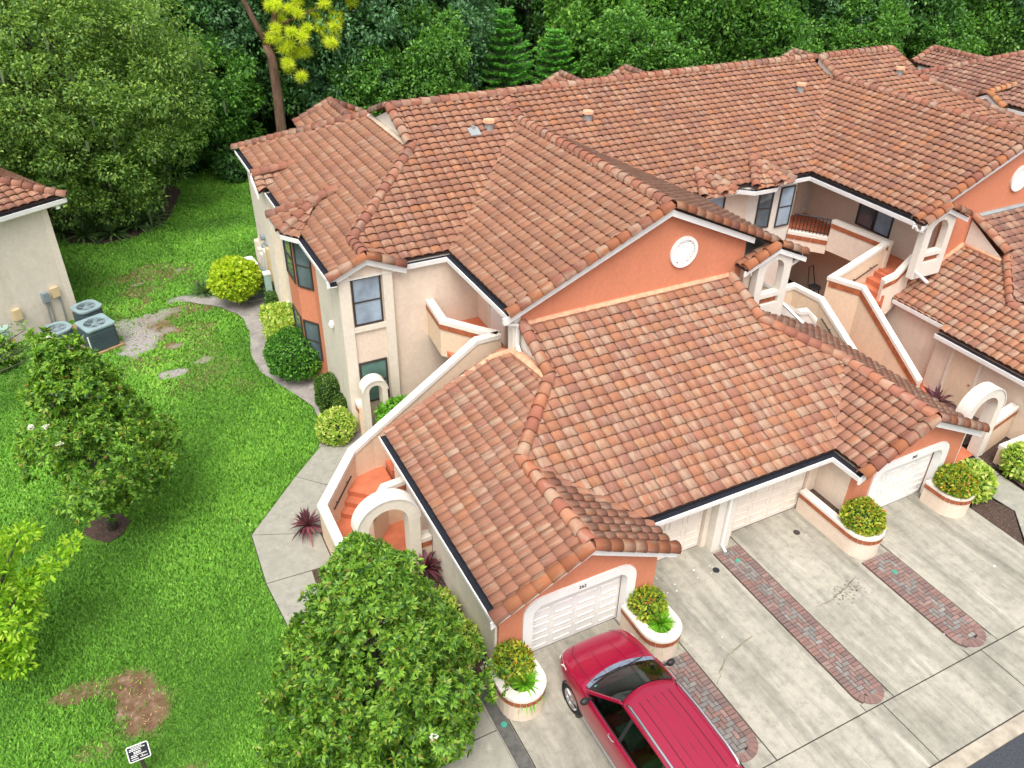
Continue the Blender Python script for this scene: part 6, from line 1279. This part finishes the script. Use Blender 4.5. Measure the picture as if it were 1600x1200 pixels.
# ================================================================== red car
def build_car(cx, cy):
    t = thing('parked_car', (cx, cy, 0), 'red sport utility car with silver roof rails parked nose-in at the garage', 'car'); q = 1 / K
    W = lambda p: (cx + p[0] * q, cy + p[1] * q, p[2] * q)     # car drawn in metres, nose to +y
    # body: stations of (y, half width, hood/belt height, sill height)
    ST = [(2.33, .46, .70, .42), (2.29, .66, .80, .32), (2.20, .78, .88, .27), (2.02, .86, .945, .25), (1.75, .905, .99, .25), (1.40, .925, 1.03, .26), (1.05, .93, 1.065, .26), (.7, .935, 1.08, .26), (.2, .935, 1.085, .26), (-.6, .935, 1.09, .26), (-1.3, .93, 1.10, .27), (-1.9, .90, 1.10, .30), (-2.25, .82, 1.06, .38), (-2.33, .7, .95, .45)]
    V, F = [], []
    def sect(y, hw, zt, zs):
        hw *= 1.03
        crown = .045 if y > .9 else .0
        half = [(0, zt + crown), (hw * .45, zt + crown * .85), (hw * .74, zt + crown * .35), (hw * .88, zt - .01), (hw * .965, zt - .075), (hw * 1.0, zt - .19), (hw * 1.0, (zt + zs) * .5), (hw * .985, zs + .14), (hw * .95, zs), (hw * .6, zs - .02), (0, zs - .02)]
        if -2.0 < y < .75: half[0] = (0, .55); half[1] = (hw * .45, .55); half[2] = (hw * .80, .62)
        return [(x, y, z) for x, z in half] + [(-x, y, z) for x, z in half[-2:0:-1]]
    for s in ST: V += [W(p) for p in sect(*s)]
    m = 20
    for i in range(len(ST) - 1):
        for j in range(m): F.append((i * m + j, i * m + (j + 1) % m, (i + 1) * m + (j + 1) % m, (i + 1) * m + j))
    F += [tuple(range(m))[::-1], tuple((len(ST) - 1) * m + j for j in range(m))]
    body = part('body', MB().add(V, F), 'car_paint', t, True)
    md = body.modifiers.new('s', 'SUBSURF'); md.levels = 1; md.render_levels = 2
    # greenhouse corners: lower (belt) and upper (roof) outlines
    yw, yr, ye, yb = 1.06, .20, -1.98, -2.28; bl, rf = 1.075, 1.60; hb, ht = .835, .60
    def strip(A, B, n, bow):   # quad strip between two edges with a crowned middle
        vs = []; fs = []
        for i in range(n + 1):
            u = i / n; a = Vector(A[0]).lerp(Vector(A[1]), u); b = Vector(B[0]).lerp(Vector(B[1]), u); k = 4 * u * (1 - u)
            vs += [W(a + Vector(bow) * k), W(b + Vector(bow) * k)]
        for i in range(n): fs.append((2 * i, 2 * i + 2, 2 * i + 3, 2 * i + 1))
        return MB().add(vs, fs)
    ws = part('windscreen', strip(((-hb + .03, yw, bl), (hb - .03, yw, bl)), ((-ht + .01, yr, rf - .015), (ht - .01, yr, rf - .015)), 10, (0, .16, .012)), 'car_glass', t, True)
    part('sticker', MB().obox(W((-.70, 1.005, 1.132)), Vector((.07, .02, .0)), Vector((0, -.05, .035)), (0, .004, .006)), 'green_plastic', ws)
    part('rear_window', strip(((hb - .06, yb, bl + .05), (-hb + .06, yb, bl + .05)), ((ht, ye, rf - .02), (-ht, ye, rf - .02)), 8, (0, -.06, 0)), 'window_dark', t, True)
    # roof panel with grooves
    vs, fs = [], []; ys = [yr + .0, .12, -.02, -.5, -1.1, -1.6, -1.9, ye - .03]; zs = [rf - .012, rf + .03, rf + .055, rf + .075, rf + .07, rf + .05, rf + .025, rf - .01]
    xs = [-1, -.93, -.8, -.4, 0, .4, .8, .93, 1]
    for y, z in zip(ys, zs):
        for x in xs: vs.append(W((x * (ht + .035), y + (.155 if y > .15 else .10 if y > .05 else 0) * (1 - x * x), z - .05 * x ** 2 - (.05 if abs(x) == 1 else 0))))
    for i in range(len(ys) - 1):
        for j in range(8): fs.append((i * 9 + j, i * 9 + j + 1, (i + 1) * 9 + j + 1, (i + 1) * 9 + j))
    roof_ = part('roof', MB().add(vs, [f[::-1] for f in fs]), 'car_paint', t, True); md = roof_.modifiers.new('s', 'SUBSURF'); md.levels = 1; md.render_levels = 2
    for x in (-.34, -.17, 0, .17, .34):
        part('roof_groove', MB().tube([W((x, .02, rf + .052)), W((x, -.5, rf + .062)), W((x, -1.2, rf + .062)), W((x, -1.75, rf + .032))], .006, 5), 'deck', roof_)
    for s in (-1, 1):
        part('roof_rail', MB().tube([W((s * .575, .08, rf + .015)), W((s * .575, -.02, rf + .075)), W((s * .585, -.6, rf + .09)), W((s * .585, -1.4, rf + .08)), W((s * .565, -1.72, rf + .06)), W((s * .56, -1.84, rf + .0))], .028, 8), 'chrome', t, True)
        A = lambda y: Vector((s * hb * 1.045, y, bl + .005)); B = lambda y: Vector((s * (ht + .035), y, rf - .035))
        # side panes between the pillars
        for (y0, y1, z0, z1) in ((.93, -.16, .21, -.16), (-.24, -1.22, -.24, -1.18), (-1.30, -2.08, -1.26, -1.88)):
            p = [A(y0), A(y1), B(z1), B(z0)]
            part('side_window', MB().poly([W(v) for v in (p if s < 0 else p[::-1])]), 'car_glass', t)
        for (y0, z0, wd, mt) in ((1.06, .27, .10, 'car_paint'), (-.16, -.16, .08, 'black_plastic'), (-1.22, -1.18, .08, 'black_plastic'), (-2.08, -1.88, .2, 'car_paint')):
            a, b = A(y0), B(z0); part('pillar', MB().obox(W(a), Vector((0, -wd, 0)) * q, (b - a) * q, Vector((-s * .03, 0, 0)) * q), mt, t)
        part('belt_trim', MB().tube([W((s * .885, .98, bl - .005)), W((s * .89, .2, bl + .012)), W((s * .885, -1.9, bl + .015))], .012, 5), 'black_plastic', t)
        for y in (-.02, -1.05): part('door_handle', MB().tube([W((s * .93, y + .10, .97)), W((s * .965, y + .07, .975)), W((s * .965, y - .07, .975)), W((s * .93, y - .10, .97))], .015, 6), 'chrome', t)
        for y in (1.0, -.2, -1.25): part('door_seam', MB().tube([W((s * .90, y, bl - .06)), W((s * .937, y - .02, .88)), W((s * .937, y - .04, .5))], .005, 4), 'black_plastic', body)
        mir = part('mirror', MB().lathe([(.0, -.075), (.08, -.06), (.105, 0), (.08, .06), (.0, .075)], W((s * 1.045, .80, 1.13)), 10, 1.15, .75), 'black_plastic', t, True)
        part('mirror_arm', MB().tube([W((s * .86, .84, 1.08)), W((s * .98, .81, 1.11))], .03, 6), 'black_plastic', mir)
        part('headlight', MB().add([W(v) for v in ((s * .60, 2.27, .83), (s * .78, 2.13, .86), (s * .87, 1.90, .90), (s * .90, 1.74, .93), (s * .905, 1.76, .85), (s * .88, 1.98, .79), (s * .79, 2.20, .74), (s * .62, 2.31, .73))], [tuple(range(8)) if s < 0 else tuple(range(8))[::-1]]), 'lamp_white', t)
        part('sill_trim', MB().tube([W((s * .915, .98, .29)), W((s * .925, -1.0, .29))], .022, 6), 'lead_grey', t)
        for y in (1.42, -1.38):
            c = W((s * .832, y, .355)); wh = part('wheel', MB(), 'rubber', t) if False else None
            def ring(prof, c, n=28):   # lathe about the x axis
                mb = MB(); 
                for r, x in prof:
                    for j in range(n):
                        a = 2 * math.pi * j / n; mb.v.append((c[0] + s * x * q, c[1] + r * q * math.cos(a), c[2] + r * q * math.sin(a)))
                for i in range(len(prof) - 1):
                    for j in range(n): f = (i * n + j, i * n + (j + 1) % n, (i + 1) * n + (j + 1) % n, (i + 1) * n + j); mb.f.append(f); mb.m.append(0)
                return mb
            part('wheel_arch', ring([(.36, .10), (.385, .112), (.40, .10), (.395, .05)], c), 'black_plastic', t, True)
            wh = part('wheel', ring([(.0, .04), (.27, .045)], c), 'black_plastic', t)
            part('tyre', ring([(.25, -.1), (.345, -.08), (.355, .0), (.35, .09), (.31, .125), (.245, .115), (.24, .06)], c), 'rubber', wh, True)
            part('rim', ring([(.243, .06), (.245, .118), (.225, .11), (.215, .06)], c), 'alloy', wh, True)
            sp = MB()
            for k in range(5):
                for dd in (-.13, .13):
                    a = 2 * math.pi * k / 5 + .3 + dd; o = Vector((c[0] + s * .088 * q, c[1], c[2])); d1 = Vector((0, math.cos(a), math.sin(a))); d2 = Vector((0, -math.sin(a), math.cos(a)))
                    sp.obox(o + d1 * .04 * q - d2 * .018 * q, d1 * .185 * q, d2 * .036 * q, Vector((s * .02, 0, 0)) * q)
                break_ = 0
            for k in range(10):
                a = 2 * math.pi * (k // 2) / 5 + .3 + (.13 if k % 2 else -.13); o = Vector((c[0] + s * .088 * q, c[1], c[2])); d1 = Vector((0, math.cos(a), math.sin(a))); d2 = Vector((0, -math.sin(a), math.cos(a)))
                part('spoke', MB().obox(o + d1 * .04 * q - d2 * .018 * q, d1 * .185 * q, d2 * .036 * q, Vector((s * .022, 0, 0)) * q), 'alloy', wh)
            part('hub_cap', ring([(.0, .12), (.05, .115), (.06, .09)], c, 12), 'alloy', wh, True)
    # hood seams, cowl, wipers, number-plate area, grille, interior
    for s in (-1, 1): part('hood_seam', MB().tube([W((s * .66, 1.10, 1.098)), W((s * .68, 1.5, 1.07)), W((s * .62, 2.0, .985)), W((s * .45, 2.22, .915))], .006, 4), 'deck', body); part('hood_crease', MB().tube([W((s * .30, 1.15, 1.118)), W((s * .24, 1.9, 1.03))], .006, 4), 'car_paint', body)
    vs = []; fs = []
    for i in range(11):
        x = (-.80 + .16 * i); b = 1 - (x / .8) ** 2; vs += [W((x, 1.13 + .17 * b, 1.088 + .022 * b)), W((x, 1.03 + .155 * b, 1.098 + .014 * b))]
    for i in range(10): fs.append((2 * i, 2 * i + 1, 2 * i + 3, 2 * i + 2))
    part('cowl', MB().add(vs, fs), 'wiper_grey', t)
    for x0, x1 in ((-.62, .02), (.0, .58)): part('wiper', MB().tube([W((x0, 1.13, 1.135)), W((x1, 1.165, 1.15))], .012, 4), 'black_plastic', t)
    part('grille', MB().obox(W((-.5, 2.325, .48)), Vector((1.0, 0, 0)) * q, Vector((0, .02, 0)) * q, Vector((0, 0, .16)) * q), 'black_plastic', t)
    part('dashboard', MB().box(*W((-.74, .55, .75)), *W((.74, .98, 1.02))), 'black_plastic', t)
    for x in (-.37, .37):
        for y in (-.15, -1.05):
            s_ = part('seat', MB().box(*W((x - .24, y - .1, .45)), *W((x + .24, y + .42, .70))), 'seat_fabric', t)
            part('seat_back', MB().obox(W((x - .23, y - .12, .65)), Vector((.46, 0, 0)) * q, Vector((0, .13, 0)) * q, Vector((0, -.16, .58)) * q), 'seat_fabric', s_)
            part('headrest', MB().obox(W((x - .13, y - .30, 1.25)), Vector((.26, 0, 0)) * q, Vector((0, .09, 0)) * q, Vector((0, -.03, .17)) * q), 'seat_fabric', s_)
    part('steering_wheel', MB().tube([W((-.37 + .18 * math.cos(a * .4488), .42 + .05 * math.sin(a * .4488), 1.02 + .17 * math.sin(a * .4488))) for a in range(15)], .014, 6), 'black_plastic', t)
    return t
plain('wiper_grey', (.16, .19, .25), .35, var=.3, scale=8)
build_car(8.05, 8.42)

# ================================================================== air conditioners, pedestal, meters
def ac_unit(label, x, y, w_, h, rot, body, lid, rounded=.2, slat=True):
    t = thing('air_conditioner', (x, y, 0), label, 'air conditioner'); c_, s_ = math.cos(rot), math.sin(rot); R = lambda a, b: (x + a * c_ - b * s_, y + a * s_ + b * c_); h2 = w_ / 2
    def rr(hh, r, n=4):
        o = []
        for sx, sy, a0 in ((1, 1, 0), (-1, 1, 90), (-1, -1, 180), (1, -1, 270)): o += arc(sx * (hh - r), sy * (hh - r), r, a0, a0 + 90, n)
        return [R(*p) for p in o]
    r = rounded * w_
    part('pad', MB().prism([R(-h2 - .1, -h2 - .1), R(h2 + .1, -h2 - .1), R(h2 + .1, h2 + .1), R(-h2 - .1, h2 + .1)], 0, .09), 'wood' if body == 'ac_green' else 'concrete_walk', t)
    part('cabinet', MB().prism(rr(h2 - .02, r), .09, h - .06), body, t)
    if slat:
        for k in range(9):
            z = .16 + k * (h - .34) / 9; o, i = rr(h2, r), rr(h2 - .03, r * .9); part('louvre', MB().prism(o, z, z + .04), body, t)
    ring = [R(a, b) for a, b in arc(0, 0, h2 * .74, 0, 360, 24)[:-1]]
    part('lid', MB().plate(rr(h2 + .02, r), [ring], (0, 0, h - .06), (1, 0, 0), (0, 1, 0), .07), lid, t)
    f = part('fan_guard', MB().prism([R(a, b) for a, b in arc(0, 0, h2 * .76, 0, 360, 24)[:-1]], h - .09, h - .075), 'gutter_dark', t)
    part('fan_hub', MB().lathe([(0, .05), (.12, .03), (.14, 0)], (x, y, h - .07), 12), lid, f)
    for k in range(5):
        a = 2 * math.pi * k / 5; d1 = Vector((math.cos(a), math.sin(a), 0)); d2 = Vector((-d1.y, d1.x, .25)); o = Vector((x, y, h - .06)) + d1 * .1
        part('fan_blade', MB().add([o, o + d1 * h2 * .58 - d2 * .05, o + d1 * h2 * .58 + d2 * .17, o + d2 * .1], [(0, 1, 2, 3)]), 'meter_grey', f)
    for k in range(1, 5):
        rad = h2 * .74 * k / 4.6; part('guard_ring', MB().tube([(x + rad * math.cos(a * math.pi / 12), y + rad * math.sin(a * math.pi / 12), h + .0) for a in range(25)], .007, 4), 'meter_grey', f)
    return t
ac_unit('largest grey-green air conditioner on a timber pad by the left wall', -1.62, 33.0, 1.12, 1.08, .38, 'ac_green', 'ac_lid', .1)
ac_unit('rounded dark air conditioner behind the largest one', -1.85, 34.9, 1.0, .95, .48, 'ac_green', 'ac_lid', .3)
ac_unit('air conditioner half hidden behind the lawn magnolia top', -3.05, 33.9, 1.0, .72, .48, 'ac_grey', 'ac_lid', .4)
ac_unit('white-topped condenser behind the yellow globe shrub', 4.9, 36.3, 1.05, 1.0, .1, 'ac_grey', 'ac_white', .12, False)
ac_unit('dark grey drum-shaped condenser beside the yellow globe shrub', 5.15, 34.75, .95, 1.15, .0, 'ac_grey', 'meter_grey', .45, False)
t = thing('utility_pedestal', (-4.85, 33.75, 0), 'pale green utility pedestal standing by the left wall', 'utility box'); part('body', MB().box(-5.02, 33.6, 0, -4.68, 33.9, 1.15), 'utility_green', t); part('cap', MB().box(-5.06, 33.56, 1.15, -4.64, 33.94, 1.25), 'utility_green', t); part('label_plate', MB().box(-4.93, 33.585, .85, -4.77, 33.6, 1.05), 'meter_grey', t)
t = thing('utility_pedestal', (5.3, 33.05, 0), 'slim pale green utility post by the meters behind the clipped shrubs', 'utility box'); part('body', MB().box(5.2, 32.95, 0, 5.45, 33.2, 1.75), 'utility_green', t); part('cap', MB().box(5.17, 32.92, 1.75, 5.48, 33.23, 1.83), 'ac_white', t)
t = thing('vent_pipe', (-1.9, 31.9, 0), 'thin white pipe standing beside the largest air conditioner', 'pipe'); part('pipe', MB().tube([(-1.95, 32.1, 0), (-1.97, 32.1, .95)], .025, 6), 'white_paint', t)
for k, (y, z0, h, w_, d, mt, nm) in enumerate(((36.3, .4, 1.5, .35, .22, 'trim_cream', 'meter_box'), (35.8, .5, 1.2, .3, .22, 'trim_cream', 'meter_box'), (35.2, .4, 1.3, .3, .25, 'trim_white', 'meter_box'), (34.3, .3, 1.9, .5, .22, 'trim_white', 'meter_box'), (33.6, 1.1, 1.5, .45, .22, 'utility_tan', 'meter_box'), (33.0, .3, 1.0, .35, .2, 'trim_cream', 'meter_box'), (31.35, .2, .9, .3, .2, 'trim_white', 'meter_box'))):
    part(nm, MB().box(5.8 - d, y, z0, 5.81, y + w_, z0 + h), mt, condo)
for z in (1.3, 1.75, 2.2, 2.65):
    for y in (34.05, 34.9): part('electric_meter', MB().tube([(5.62, y, z), (5.8, y, z)], .14, 10), 'meter_grey', condo)
for y in (36.1, 35.55, 34.95): part('conduit', MB().tube([(5.72, y, .1), (5.72, y, 2.2)], .035, 6), 'trim_cream', condo)

# ================================================================== sign on the lawn
t = thing('lawn_sign', (-2.3, 12.85, 0), 'small black notice sign with white border on a post in the lawn', 'sign')
part('post', MB().box(-2.30, 12.80, 0, -2.22, 12.85, .75), 'bronze', t)
o = Vector((-2.49, 12.77, .62)); ax = Vector((.45, 0, 0)); ay = Vector((0, .17, .33)); nn = ax.cross(ay).normalized()
P = lambda u, v: (u * .45, v * .371)
brd = part('border', MB().plate([(.03, 0), (.42, 0), (.45, .03), (.45, .341), (.42, .371), (.03, .371), (0, .341), (0, .03)], [], o, ax.normalized(), ay.normalized(), .012), 'white_paint', t)
part('panel', MB().plate([(.035, .022), (.415, .022), (.428, .035), (.428, .336), (.415, .349), (.035, .349), (.022, .336), (.022, .035)], [], o + nn * .012, ax.normalized(), ay.normalized(), .003), 'sign_black', t) if False else None
plain('sign_black', (.018, .022, .032), .4)
pn = part('panel', MB().plate([(.035, .022), (.415, .022), (.428, .035), (.428, .336), (.415, .349), (.035, .349), (.022, .336), (.022, .035)], [], o + nn * .012, ax.normalized(), ay.normalized(), .003), 'sign_black', brd)
r_ = random.Random(4)
for v, u0, u1 in ((.315, .10, .33), (.283, .06, .38), (.25, .05, .29), (.205, .13, .30), (.175, .13, .28), (.135, .07, .38), (.10, .06, .30), (.065, .24, .40), (.05, .06, .20)):
    u = u0
    while u < u1 - .01:
        l = min(r_.uniform(.014, .045), u1 - u); part('lettering', MB().plate([(u, v), (u + l, v), (u + l, v + .018), (u, v + .018)], [], o + nn * .0155, ax.normalized(), ay.normalized(), .001), 'white_paint', brd); u += l + .008
# chair on the ground-floor porch
t = thing('patio_chair', (22.6, 22.3, 0), 'black round-seated patio chair in the shaded courtyard behind the arch', 'chair')
part('seat', MB().lathe([(0, .46), (.26, .46), (.28, .50), (.26, .54), (0, .54)], (27.0, 22.9, .6), 14), 'dark_metal', t)
for a in range(4): part('leg', MB().tube([(27.0 + .2 * math.cos(a * 1.57 + .78), 22.9 + .2 * math.sin(a * 1.57 + .78), 1.06), (27.0 + .26 * math.cos(a * 1.57 + .78), 22.9 + .26 * math.sin(a * 1.57 + .78), .0)], .025, 6), 'dark_metal', t)
part('backrest', MB().tube([(26.8, 23.1, 1.1), (26.7, 23.2, 2.0), (27.0, 23.25, 2.0), (27.2, 23.1, 1.1)], .028, 6), 'dark_metal', t)
